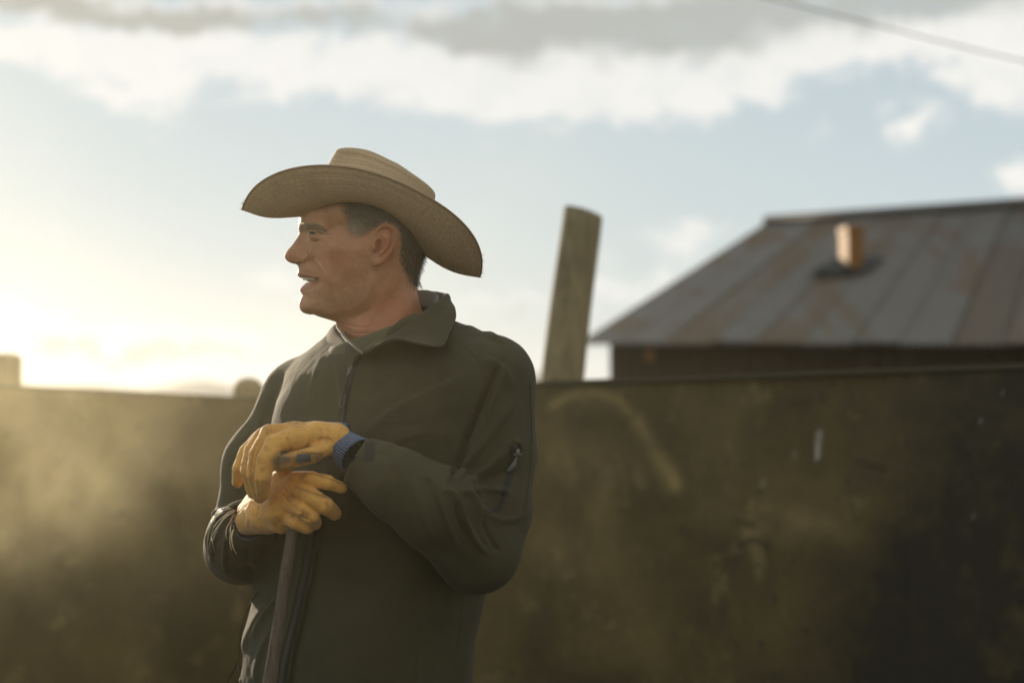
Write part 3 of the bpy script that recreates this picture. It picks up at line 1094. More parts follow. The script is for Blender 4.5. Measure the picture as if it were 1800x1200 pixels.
# light sagging under the jaw, temple hollow
WI += G2(598, 395, 12, 10, -2.5)
WI += G2(607, 505, 24, 14, -1.5, -.4)
# pores and soft unevenness
nz = fbm(np.c_[X2.ravel() / 7, Y2.ravel() / 7, np.zeros(X2.size)], 3, 11).reshape(X2.shape)
WI += nz * .35

q = np.clip(SD / np.maximum(Lm_, 3), -3, 1)
GG = np.maximum(WI, 3) ** 2 * np.where(q > 0, 1 - (1 - q) ** 2, 2 * q)
WF = np.sqrt(np.maximum(GG, 0))

wz = np.arange(-112, 113, GV).astype(np.float32)
g3 = GG[:, :, None].astype(np.float32)
f3 = (wz[None, None] ** 2 - g3) / (2 * np.sqrt(np.maximum(np.maximum(g3, wz[None, None] ** 2), 36)))
# ears
EARL = [(664, 419), (660, 410), (664, 401), (674, 395.5), (686, 398), (693.5, 408), (695, 422), (691.5, 436), (684, 449), (674, 460), (663, 467.5), (655, 466), (652.5, 458), (654, 447), (653, 436), (656, 427)]
ex0, ex1, ey0, ey1 = int(644 - GX0), int(704 - GX0), int(388 - GY0), int(476 - GY0)
xs, ys = X2[ex0:ex1, ey0:ey1], Y2[ex0:ex1, ey0:ey1]
ec = catmull(EARL + [EARL[0]], 160)
de, _, _ = seg_dist(xs, ys, ec)
ine = np.zeros(xs.shape, bool)
for i in range(len(ec) - 1):
    (x1, y1), (x2, y2) = ec[i], ec[i + 1]
    if y1 != y2: ine ^= ((y1 > ys) != (y2 > ys)) & (xs < (x2 - x1) * (ys - y1) / (y2 - y1) + x1)
sde = np.where(ine, -de, de)
X2s, Y2s = X2, Y2
X2, Y2 = xs, ys
E = 88 + (X2 - 655) * .40 + (Y2 - 430) * -.04
E = E - 2.0
E += line2([(665, 421), (661, 411), (665, 403), (675, 398.5), (685, 401), (691, 409.5), (692, 422), (689, 435), (682, 446)], 2.5, 6.0)
E += line2([(668, 413), (677, 418), (680, 428), (676.5, 438), (668, 445.5), (657, 450)], 2.3, 5.5)

E += line2([(673, 405), (682, 407), (686.5, 416), (687, 428), (682, 441)], 2.6, -4.5)
E += G2(665.5, 430, 5.2, 9.5, -16, .1) + G2(661, 445, 3.6, 4, -8) + G2(665, 421, 3.2, 4, -8)
E += line2([(661, 419), (666, 423), (671, 424)], 1.6, 3.0)
E += G2(654.5, 436, 4.5, 7, 5.0)
E += G2(663, 460, 8, 6, 1.5)
X2, Y2 = X2s, Y2s
thick = 4.2
fe = np.abs(np.abs(wz)[None, None] - (E - thick)[:, :, None]) - thick
fe = np.maximum(fe, (sde + 2.5)[:, :, None])
fe = np.where((fe > 0) | (sde[:, :, None] + 2.5 > -2.5), np.sqrt(np.maximum(fe, -2.5) ** 2) * np.sign(fe), fe)
# rounded rim
a_ = np.maximum(sde[:, :, None] + thick, 0); b_2 = np.abs(np.abs(wz)[None, None] - (E - thick)[:, :, None])
fe = np.sqrt(a_ ** 2 + b_2 ** 2) - thick
# concha hollow cut into the head
sub_ = f3[ex0:ex1, ey0:ey1]
cx_ = np.sqrt(((xs - 667) / 1.0) ** 2 + ((ys - 435) / 1.4) ** 2)[:, :, None]
hol = np.sqrt(cx_ ** 2 + ((np.abs(wz)[None, None] - 92) * .8) ** 2) - 10
kk = 2.0
h = np.maximum(kk - np.abs(-sub_ - hol), 0) / kk
sub_ = -(np.minimum(-sub_, hol) - h * h * kk * .25)
kk = 2.6
h = np.maximum(kk - np.abs(sub_ - fe), 0) / kk
f3[ex0:ex1, ey0:ey1] = (np.minimum(sub_, fe) - h * h * kk * .25)

vg = openvdb.FloatGrid(20.0)
vg.copyFromArray(np.ascontiguousarray(np.clip(f3, -20, 20)))
hv, _, hq = vg.convertToPolygons(isovalue=0.0, adaptivity=0.0)
del f3
hv = np.asarray(hv, float); hq = np.asarray(hq).astype(np.int64)
hv = relax(hv, hq, 2, .5)
hpx = hv[:, 0] * GV + GX0; hpy = hv[:, 1] * GV + GY0; hw = hv[:, 2] * GV - 112
HVX = H(hpx, hpy, hw)
a, b, c = HVX[hq[:, 0]], HVX[hq[:, 1]], HVX[hq[:, 2]]
if ((a - HO) * np.cross(b - HO, c - HO)).sum() < 0: hq = hq[:, ::-1]


def gm_(x, y, sx, sy, rot=0):
    c, s = math.cos(rot), math.sin(rot)
    dx, dy = hpx - x, hpy - y
    u = dx * c + dy * s; v = -dx * s + dy * c
    return np.exp(-(u / sx) ** 2 - (v / sy) ** 2)


def lm_(L, w):
    d, t, s = seg_dist(hpx, hpy, catmull(L, 20) if len(L) > 2 else L)
    return np.exp(-(d / w) ** 2)


lipm = np.clip(lm_([(525, 484.5), (536, 485.6), (548, 486.6), (559, 489)], 2.0) + lm_([(530, 507), (541, 501.5), (551, 498), (560, 492.5)], 3.6) * (hpx < 566), 0, 1)
HAIRP = np.array([(590, 330), (594, 358), (601, 380), (606, 398), (611, 412), (622, 419), (636, 419), (650, 411), (658, 404), (676, 393.5), (695, 401), (700, 430), (700, 452), (708, 474), (722, 494),
                  (732, 504), (780, 512), (780, 300), (585, 300)], float)


def inpoly(x, y, P):
    r = np.zeros(np.shape(x), bool)
    for i in range(len(P)):
        (x1, y1), (x2, y2) = P[i], P[(i + 1) % len(P)]
        if y1 != y2: r ^= ((y1 > y) != (y2 > y)) & (x < (x2 - x1) * (y - y1) / (y2 - y1) + x1)
    return r


hd, _, _ = seg_dist(hpx, hpy, np.vstack([HAIRP, HAIRP[:1]]))
hs_ = np.where(inpoly(hpx, hpy, HAIRP), hd, -hd)
scalp = np.clip((hs_ - 1 + 2.5 * fbm(np.c_[hpx, hpy, hw] / 5, 2, 3)) / np.where(hpx < 655, 17, 9), 0, 1) * (np.abs(hw) < 99)
isear = (np.abs(hw) > 91) & (hpx > 650) & (hpx < 698) & (hpy > 394) & (hpy < 470)
scalp = np.where(isear, 0, scalp)
beard = np.clip(gm_(545, 476, 16, 6) * .5 + gm_(560, 525, 40, 22, .3) * .8 + gm_(620, 520, 40, 26, -.5) * .7 + gm_(640, 470, 14, 40) * .25, 0, 1)
red = np.clip(gm_(512, 448, 14, 14) * .8 + gm_(590, 450, 26, 20) * .5 + gm_(675, 430, 22, 40) * .8 + gm_(690, 540, 60, 40) * .9 + gm_(640, 580, 60, 26) * .6, 0, 1)
crease_shade = np.clip(lm_([(543, 404.5), (552, 404.8), (560, 407.8), (568, 412.5)], 1.6) * .8 + lm_([(543, 449), (546.5, 455), (545, 461)], 1.5) * .25  # shade of lid fold, nose, nostril and ear hollow, painted as dark skin
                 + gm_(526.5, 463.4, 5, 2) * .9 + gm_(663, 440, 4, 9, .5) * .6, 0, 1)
mole = gm_(552.5, 453, 1.6, 1.8)
mouthin = np.clip(lm_([(532, 492), (545, 493), (560, 491)], 3.2), 0, 1) * (hpx < 562)


def skin_b(nt, b):
    o = nt.coord()
    n = nt.noise(o, 38, 5, .6)
    n2 = nt.noise(o, 420, 3, .6)
    vor = nt.n.new('ShaderNodeTexVoronoi'); vor.inputs['Scale'].default_value = 900
    nt.l.new(o, vor.inputs['Vector'])
    c = nt.mix(nt.ss(n, .3, .7), (.47, .235, .130), (.58, .31, .178))
    c = nt.mix(nt.mul(nt.attr('red'), .55), c, (.55, .18, .10))
    c = nt.mix(nt.mul(nt.ss(n2, .58, .75), .25), c, (.36, .15, .085))
    c = nt.mix(nt.mul(nt.attr('beard'), nt.ss(n2, .3, .6, .25, .5)), c, (.17, .125, .09))
    c = nt.mix(nt.mul(nt.attr('lip'), .7), c, (.40, .15, .12))
    c = nt.mix(nt.attr('crease_shade'), c, (.09, .05, .035))
    c = nt.mix(nt.attr('mole'), c, (.14, .07, .045))
    c = nt.mix(nt.mul(nt.attr('scalp'), .82), c, (.085, .066, .046))
    c = nt.mix(nt.mul(nt.attr('mouthin'), .6), c, (.06, .02, .015))
    b.inputs['Subsurface Weight'].default_value = .22
    b.inputs['Subsurface Radius'].default_value = (1.0, .35, .18)
    b.inputs['Subsurface Scale'].default_value = .006
    b.inputs['Specular IOR Level'].default_value = .42
    h = nt.add(nt.mul(vor.outputs['Distance'], .5), n2)
    return {'Base Color': c, 'Normal': nt.bump(h, .22, .0006), 'Roughness': nt.ss(n, .3, .7, .42, .6)}


skin = new_mat('skin', (.5, .28, .18), .5, skin_b)

# the rest of the body under the clothes (torso, arms, legs) joined into the same mesh
bf = Field(M(330, 560, -.32) - .05, np.array([M(950, 560, .5)[0], Y0 + .36, 1.62]), .012) if False else None
BODYCAP = []


def bcap(*a): BODYCAP.append(a)


body_parts = [(HVX, hq)]
lo = np.array([-.75, 2.0, .0]); hi = np.array([.25, 2.85, 1.60])
B = Field(lo, hi, .012)
neckp = M(672, 622, .04); pel = M(640, 1320, .06)
B.cap(neckp, M(690, 670, .04), .040, .05, .03)
B.cap(M(765, 690, -.035), M(600, 700, .13), .062, .062, .03)
B.cap(M(690, 740, .04), M(655, 1100, .05), .10, .10, .05)
B.cap(M(655, 1100, .05), pel, .10, .11, .05)
shL, elL, wrL = M(855, 680, -.095), M(836, 950, -.150), M(645, 820, -.185)
shR, elR, wrR = M(530, 700, .18), M(418, 962, .15), M(436, 915, -.06)
B.chain([shL, elL, wrL], [.042, .036, .018], .03)
B.chain([shR, elR, wrR], [.036, .034, .018], .03)
for sx, px_, d_ in ((1, 700, -.02), (-1, 590, .12)):
    hip = M(px_, 1350, d_); kn = M(px_ + 12 * sx, 1880, d_ - .01); an = M(px_ + 16 * sx, 2400, d_ + .03)
    B.chain([hip, kn, an], [.085, .055, .04], .03)
bv, bq = B.mesh()
o0 = len(HVX)
allV = np.vstack([HVX, bv]); allQ = np.vstack([hq, bq + o0])
z = np.zeros(len(bv))
body = mesh_obj('body', allV, allQ, skin, man, attrs={k: np.r_[v_, z] for k, v_ in
                dict(lip=lipm, scalp=scalp, beard=beard, red=red, crease_shade=crease_shade, mole=mole, mouthin=mouthin).items()})

# eyes
def eye_mat():
    def f(nt, b):
        o = nt.coord('Object')
        x, y, z = nt.sep(o)
        r = nt.m('SQRT', nt.add(nt.mul(y, y), nt.mul(z, z)))
        c = nt.mix(nt.ss(r, .62, .7), (.03, .022, .015), (.17, .13, .10))
        c = nt.mix(nt.ss(r, .16, .19), (.005, .005, .005), c)
        return {'Base Color': nt.mix(nt.ss(x, -.2, -.15), c, (.17, .13, .10))}
    return new_mat('eyeball', (.7, .7, .7), .4, f)
em = eye_mat()
for s in (-1, 1):
    V = []; n = 24
    for i in range(n + 1):
        for j in range(n * 2):
            a = math.pi * i / n; b = math.pi * j / n
            V.append((-math.cos(a), math.sin(a) * math.cos(b), math.sin(a) * math.sin(b)))
    F = [[i * 2 * n + j, i * 2 * n + (j + 1) % (2 * n), (i + 1) * 2 * n + (j + 1) % (2 * n), (i + 1) * 2 * n + j] for i in range(n) for j in range(2 * n)]
    eo = mesh_obj('eye', V, F, em, man)
    R = Matrix(np.array([HU, HW, HV]).T.tolist()).to_4x4()
    ctr = H(EX, EY, s * EZ)
    eo.matrix_local = Matrix.Translation(Vector(ctr) - Vector(man.location)) @ R @ Matrix.Rotation(.5, 4, 'Z') @ Matrix.Scale(ER * HS, 4)

# teeth: upper row
tm = new_mat('tooth_enamel', (.46, .39, .29), .3)
teeth = []
ang = np.linspace(-1.35, 1.35, 15)
for k in range(14):
    a = (ang[k] + ang[k + 1]) / 2
    cxp = 560 - 27.0 * math.cos(a); cwp = 30 * math.sin(a)
    hgt = 5.4 - abs(k - 6.5) * .22
    w2 = 2.55
    V = []
    for (u, v) in ((-1, -1), (1, -1), (1, 1), (-1, 1)):
        for dpt in (-1.6, 1.6):
            r_ = 1 if dpt < 0 else .7
            x = cxp - math.cos(a) * -dpt + math.sin(a) * u * w2 * r_
            w = cwp + math.sin(a) * -dpt + math.cos(a) * u * w2 * r_
            V.append(H(x, 490.6 + v * hgt * .5 * r_, w))
    F = [[0, 2, 4, 6], [1, 7, 5, 3], [0, 1, 3, 2], [2, 3, 5, 4], [4, 5, 7, 6], [6, 7, 1, 0]]
    teeth.append((np.array(V), F))
V, F = merge(teeth)
mesh_obj('teeth', V, F, tm, body, smooth=False)

# hair, brows, lashes: real thin strands
hairV = []; hairF = []; hairT = []


def wfield(x, y):
    i = np.clip(((x - GX0) / GV), 0, WF.shape[0] - 2); j = np.clip(((y - GY0) / GV), 0, WF.shape[1] - 2)
    i0 = i.astype(int); j0 = j.astype(int); fx = i - i0; fy = j - j0
    return WF[i0, j0] * (1 - fx) * (1 - fy) + WF[i0 + 1, j0] * fx * (1 - fy) + WF[i0, j0 + 1] * (1 - fx) * fy + WF[i0 + 1, j0 + 1] * fx * fy


def strands(x, y, sgn, dx, dy, length, lift, width, grey, w0=None):
    """arrays of strands: root, direction in the side plane, length in px"""
    n = len(x)
    w = wfield(x, y) if w0 is None else w0
    pts = []
    for k, t in enumerate((0, .4, .75, 1.0)):
        xx = x + dx * length * t; yy = y + dy * length * t + length * .12 * t * t
        ww = np.maximum(wfield(xx, yy), w * (1 - .9 * t) * 0) if w0 is None else w
        lf = lift * np.sin(np.minimum(t + .12, 1) * math.pi * .55)
        pts.append(H(xx, yy, sgn * (ww + lf + .3)))
    pts = np.array(pts)                      # 4,n,3
    side = np.cross(pts[1] - pts[0], np.broadcast_to(HW, (n, 3)))
    side /= np.linalg.norm(side, axis=1)[:, None] + 1e-9
    base = sum(len(v) for v in hairV)
    wd = (width * HS)[:, None] if np.ndim(width) else width * HS
    rows = []
    for k, s in enumerate((1, .9, .6)):
        rows.append(pts[k] + side * wd * s * .5); rows.append(pts[k] - side * wd * s * .5)
    rows.append(pts[3])
    V = np.stack(rows, 1).reshape(-1, 3)
    idx = base + np.arange(n)[:, None] * 7
    F = np.concatenate([idx + np.array([[0, 1, 3, 2]]), idx + np.array([[2, 3, 5, 4]]), idx + np.array([[4, 5, 6, 6]])])
    hairV.append(V); hairF.append(F); hairT.append(np.repeat(grey, 7))


n = 42000
x = RNG.uniform(585, 762, n); y = RNG.uniform(325, 512, n)
dd, _, _ = seg_dist(x, y, np.vstack([HAIRP, HAIRP[:1]]))
jx, jy = x + RNG.normal(0, 1.6, n), y + RNG.normal(0, 1.8, n)
ok = inpoly(jx, jy, HAIRP) & ((dd > np.where(x < 655, 15, 8) * RNG.random(n) ** 1.2) | (y > 440))
x, y, dd = x[ok], y[ok], dd[ok]
keep = wfield(x, y) > 2
x, y, dd = x[keep], y[keep], dd[keep]
sg = np.where(RNG.random(len(x)) < .72, -1, 1)
t = np.clip((x - 600) / 120, 0, 1)
angd = np.radians(75 - 25 * t + RNG.normal(0, 14, len(x)))          # mostly down, a little back
angd = np.where((y < 400) & (x < 690), np.radians(50 + RNG.normal(0, 16, len(x))), angd)
L = np.clip(dd * .35 + 3, 3, 13) * RNG.uniform(.6, 1.15, len(x))
L = np.where(x < 650, L * .62, L)
grey = np.clip(RNG.random(len(x)) * .62 + .75 * np.exp(-((x - 618) / 26) ** 2 - ((y - 405) / 22) ** 2) - .25, 0, 1)
strands(x, y, sg, np.cos(angd), np.sin(angd), L, np.clip(dd * .12 + .6, .6, 3.2), np.full(len(x), .42), grey)
# nape fringe
n = 260
x = RNG.uniform(716, 738, n); y = 478 + (x - 716) * .8 + RNG.normal(0, 6, n)
strands(x, y, np.where(RNG.random(n) < .5, -1, 1), np.full(n, .18) + RNG.normal(0, .22, n), np.full(n, .95), RNG.uniform(8, 18, n), RNG.uniform(.5, 5, n), np.full(n, .4), np.full(n, .2))
# eyebrows
for s in (-1, 1):
    n = 300
    tt = RNG.random(n)
    bc = catmull([(528.5, 401), (537, 398.5), (549, 397.3), (561, 400), (573, 407)], 50)
    ii = (tt * 49).astype(int)
    th = (1 - abs(tt - .35) * .7) * 5.4
    x = bc[ii, 0] + RNG.normal(0, .6, n); y = bc[ii, 1] + RNG.normal(0, 1, n) * th * .55 + 1.0
    a = np.radians(-38 + 60 * tt + RNG.normal(0, 14, n))
    strands(x, y, np.full(n, s), np.cos(a), np.sin(a), RNG.uniform(4, 7, n), RNG.uniform(.5, 1.3, n), np.full(n, .40), RNG.uniform(.2, .7, n))
    # upper lashes
    n = 26
    tt = RNG.random(n)
    x = 545 + tt * 18; y = 407.2 + tt * 4.6
    w_ = EZ + np.sqrt(np.maximum((ER + 1.8) ** 2 - (x - EX) ** 2 - (y - EY) ** 2, 4))
    strands(x, y, np.full(n, s), np.full(n, -.75) + tt * .8, np.full(n, .35), RNG.uniform(2, 3.4, n), np.full(n, .6), np.full(n, .4), np.full(n, 0.), w0=w_)
hm = new_mat('hair', (.05, .04, .03), .55, lambda nt, b: {'Base Color': nt.mix(nt.attr('grey'), (.055, .044, .030), (.46, .40, .31))})
mesh_obj('hair', np.vstack(hairV), [[int(v) for v in dict.fromkeys(f)] for f in np.vstack(hairF).tolist()], hm, man, attrs={'grey': np.concatenate(hairT)})

# ---------------------------------------------------------------- hat
HC = (637.0, 416.0)
pa = math.radians(17.0)
FW = (-math.cos(pa), -math.sin(pa)); UPV = (math.sin(pa), -math.cos(pa))


def hat_pt(f, l, u):
    """f forward, l sideways (+ away), u up; in pixels of the mid plane"""
    f, l, u = np.broadcast_arrays(np.asarray(f, float), np.asarray(l, float), np.asarray(u, float))
    return H(HC[0] + f * FW[0] + u * UPV[0], HC[1] + f * FW[1] + u * UPV[1], l)


def straw_b(under):
    def f(nt, b):
        rr = nt.attr('ring'); ph = nt.attr('phi')
        n1 = nt.noise(nt.comb(nt.mul(rr, 60), nt.mul(ph, 150), 0), 1.0, 3, .6)
        w1 = nt.m('SINE', nt.mul(rr, 440))
        w2 = nt.m('SINE', nt.add(nt.mul(ph, 1500), nt.mul(nt.m('SINE', nt.mul(rr, 220)), 1.6)))
        n3 = nt.noise(nt.coord(), 14, 4, .6)
        n4 = nt.noise(nt.comb(nt.mul(rr, 62), nt.mul(ph, 3), 0), 1.0, 4, .75)
        h = nt.add(nt.mul(w1, .5), nt.mul(w2, .35))
        c = nt.mix(nt.ss(n1, .3, .7), (.64, .475, .285), (.88, .70, .46))
        c = nt.mix(nt.ss(h, -.6, .5, .38, 0), c, (.24, .16, .085))
        c = nt.mix(nt.ss(n4, .52, .62, 0, .42), c, (.95, .82, .60))
        c = nt.mix(nt.ss(n4, .46, .36, 0, .35), c, (.36, .24, .13))
        c = nt.mix(nt.ss(n3, .5, .75, 0, .35), c, (.30, .20, .11))
        nrm_ = nt.bump(nt.add(h, nt.mul(n1, 1.2)), .6, .0012)
        tr_ = nt.n.new('ShaderNodeBsdfTranslucent'); nt.put(tr_.inputs['Color'], c); nt.l.new(nrm_, tr_.inputs['Normal'])
        mx = nt.n.new('ShaderNodeMixShader'); mx.inputs[0].default_value = .12
        nt.l.new(b.outputs[0], mx.inputs[1]); nt.l.new(tr_.outputs[0], mx.inputs[2])
        nt.l.new(mx.outputs[0], nt.n['Material Output'].inputs['Surface'])
        return {'Base Color': c, 'Normal': nrm_}
    return f


straw = new_mat('straw_weave', (.5, .38, .22), .7, straw_b(0))
hat = empty('hat', tuple(hat_pt(0, 0, 0) - np.array(man.location)))
hat.parent = man
np_ = 240; nr = 40
phi = np.linspace(0, 2 * np.pi, np_, endpoint=False)
c_, s_ = np.cos(phi), np.sin(phi)
sa = ((s_ ** 2 + .004) ** .42 - .09) / .912
wf = .5 + .5 * np.tanh(3 * c_)
# band ring
rf, rb_ = 114, 116
bF = np.where(c_ > 0, rf * c_, rb_ * c_); bL = 95 * s_
bU = 54 * s_ ** 2 + 2
# edge ring
eF = np.where(c_ > 0, 213 * c_, 218 * c_) * (1 - .0 * s_ ** 2)
eL = 152 * s_ + 4 * np.sin(2 * phi)
eU = -6 - 13 * wf + (110 + 13 * wf) * sa
t = np.linspace(0, 1, nr)[None]
F_ = bF[:, None] + (eF - bF)[:, None] * t
L_ = bL[:, None] + (eL - bL)[:, None] * (t ** .92)
zt = t ** (1.35 + .55 * np.abs(s_))[:, None]
U_ = bU[:, None] + (eU - bU)[:, None] * zt - (9 * np.abs(c_)[:, None]) * np.sin(t * np.pi)
wob = 1.6 * fbm(np.c_[(np.cos(phi) * 2)[:, None].repeat(nr, 1).ravel(), (np.sin(phi) * 2)[:, None].repeat(nr, 1).ravel(), np.broadcast_to(t * 2, F_.shape).ravel()], 2, 21).reshape(F_.shape) * t
U_ = U_ + wob
Vb = hat_pt(F_, L_, U_).reshape(-1, 3)
ring = np.broadcast_to(t, F_.shape).ravel(); pf = np.broadcast_to(phi[:, None] / 6.283, F_.shape).ravel()
Fb = grid_faces(np_, nr, True)
me_o = mesh_obj('brim', Vb, Fb, straw, hat, attrs={'ring': ring, 'phi': pf})
md = me_o.modifiers.new('thickness', 'SOLIDIFY'); md.thickness = .0028; md.offset = 0
# wire binding on the edge
edge = Vb.reshape(np_, nr, 3)[:, -1]
v, f = tube(np.vstack([edge, edge[:1]]), .0018, 8, False)
mesh_obj('edge_binding', v, f, new_mat('binding', (.30, .20, .12), .7), hat)
# crown
nc = 54
tt = np.linspace(0, 1, nc)
cr = []
for i, t_ in enumerate(tt):
    if t_ < .66:
        q = t_ / .66
        af = rf + (88 - rf) * q ** 1.0; ab = rb_ + (100 - rb_) * q ** .8
        bl = 95 + (66 - 95) * q ** .9
        base = bU
        topz = 140 + 5 * np.tanh(2.2 * c_) - 18 * np.clip(c_ - .5, 0, 1) ** 1.4 - 26 * np.clip(-c_ - .25, 0, 1) ** 1.2
        rise = 1 - (1 - q) ** 1.05
        u_ = base + (topz - 12 - base) * rise
    else:
        q = (t_ - .66) / .34
        sh = math.cos(q * math.pi / 2) if q < 1 else 0
        af = 88 * sh ** .62; ab = 100 * sh ** .62; bl = 66 * sh ** .62
        topz = 140 + 5 * np.tanh(2.2 * c_) - 18 * np.clip(c_ - .5, 0, 1) ** 1.4 - 26 * np.clip(-c_ - .25, 0, 1) ** 1.2
        if q > .85: topz = topz * (1 - (q - .85) / .15) + 144 * (q - .85) / .15
        u_ = topz - 12 + 12 * math.sin(min(1, q * 1.6) * math.pi / 2)
    ff = np.where(c_ > 0, af * c_, ab * c_); ll = bl * s_
    # superellipse plan for the crown top
    k_ = (np.abs(c_) ** 2.6 + np.abs(s_) ** 2.6) ** (-1 / 2.6)
    mixk = min(1, t_ * 1.4)
    ff = ff * (1 + (k_ - 1) * mixk); ll = ll * (1 + (k_ - 1) * mixk)
    # centre dent and side pinches
    dent = 26 * np.exp(-(ll / 20) ** 2) * np.clip((t_ - .70) / .2, 0, 1) * np.exp(-((ff + 5) / 78) ** 4)
    pin = np.exp(-((np.abs(phi - np.pi) - (np.pi - .75)) / .35) ** 2) * math.exp(-((t_ - .6) / .16) ** 2)
    ll = ll * (1 - .22 * pin); u_ = u_ - dent - 4 * pin
    cr.append(np.stack([ff, ll, u_], -1))
cr = np.array(cr).transpose(1, 0, 2)
Vc = hat_pt(cr[..., 0], cr[..., 1], cr[..., 2]).reshape(-1, 3)
co = mesh_obj('crown', Vc, grid_faces(np_, nc, True), straw, hat,
              attrs={'ring': np.broadcast_to(tt[None] * 1.3, (np_, nc)).ravel(), 'phi': pf.reshape(np_, nr)[:, :1].repeat(nc, 1).ravel()})
md = co.modifiers.new('thickness', 'SOLIDIFY'); md.thickness = .0025; md.offset = 0
# sweatband inside
bb = np.stack([np.stack([bF * .985, bL * .985, bU + d_], -1) for d_ in (-2, 22)], 1)
mesh_obj('sweatband', hat_pt(bb[..., 0], bb[..., 1], bb[..., 2]).reshape(-1, 3), grid_faces(np_, 2, True), new_mat('sweatband_leather', (.10, .06, .035), .6), hat)
# frayed straws at the brim front and back
fr = []
for k in range(26):
    i = int(RNG.choice([RNG.integers(-9, 10), np_ // 2 + RNG.integers(-16, 17)])) % np_
    p = edge[i]; d = RNG.normal(0, 1, 3) * .3 + (edge[i] - hat_pt(0, 0, 0)) * 8 / 1.0
    d = d / np.linalg.norm(d)
    fr.append(tube([p, p + d * .0025, p + d * RNG.uniform(.003, .006) + [0, 0, -.001]], [.0005, .0004, .0001], 4))
mesh_obj('frayed_straw', *merge(fr), new_mat('fray', (.5, .38, .2), .7), hat)['kind'] = 'stuff'

# ---------------------------------------------------------------- jacket
AX = np.array([-.67, .74, 0]); NX = np.array([-.74, -.67, 0])      # left->right shoulder, chest direction
VX = .0026
lo = np.array([M(340, 900, 0)[0] - .02, Y0 - .33, M(600, 1440, 0)[2]]); hi = np.array([M(960, 700, -.1)[0] + .02, Y0 + .33, M(700, 545, 0)[2]])
J = Field(lo, hi, VX)


def row(cx, py, d, a, b):
    c = M(cx, py, d)
    return (c, a, b)


J.loft([row(676, 596, .03, .06, .055), row(684, 608, .03, .095, .072), row(686, 626, .03, .132, .088), row(688, 654, .03, .172, .104), row(689, 704, .03, .198, .122),
        row(686, 760, .03, .208, .134), row(679, 840, .03, .206, .138), row(664, 920, .03, .203, .140), row(652, 1000, .03, .186, .135),
        row(643, 1060, .03, .181, .134), row(628, 1120, .03, .181, .134), row(622, 1200, .03, .184, .135), row(622, 1300, .03, .19, .14), row(624, 1420, .03, .20, .145)],
       AX, NX, .02)
# shoulders
J.cap(M(745, 612, -.01), M(856, 670, -.10), .050, .0590, .05)
J.cap(M(620, 628, .10), M(527, 700, .185), .048, .049, .05)
# near arm
sL = M(857, 668, -.10); eL = M(838, 968, -.155); wL = M(652, 822, -.19)
mU = M(864, 800, -.12)
J.chain([sL, mU, M(856, 895, -.14), eL], [.0610, .0580, .057, .054], .012)
J.chain([M(836, 962, -.160), M(765, 893, -.20), M(700, 850, -.205), wL], [.057, .056, .0475, .037], .012)
# far arm
sR = M(527, 700, .185); eR = M(424, 962, .145); wR = M(436, 922, -.03)
J.chain([sR, M(455, 815, .17), eR], [.050, .049, .051], .03)
J.chain([eR, M(428, 952, .04), M(434, 928, -.035)], [.051, .050, .040], .02)
# belly crease under the forearm, soft
J.blur(2)
# opening for the neck
J.cap(M(655, 590, .025), M(690, 500, .04), .050, .075, .012, 'sub')
J.cap(M(634, 604, -.035), M(640, 560, -.03), .022, .04, .012, 'sub')
# cuff openings
J.cap(M(640, 815, -.192), M(560, 770, -.17), .026, .03, .004, 'sub')
J.cap(M(436, 915, -.055), M(450, 895, -.12), .026, .03, .004, 'sub')
jv, jq = J.mesh()
del J
jv = relax(jv, jq, 3, .5)
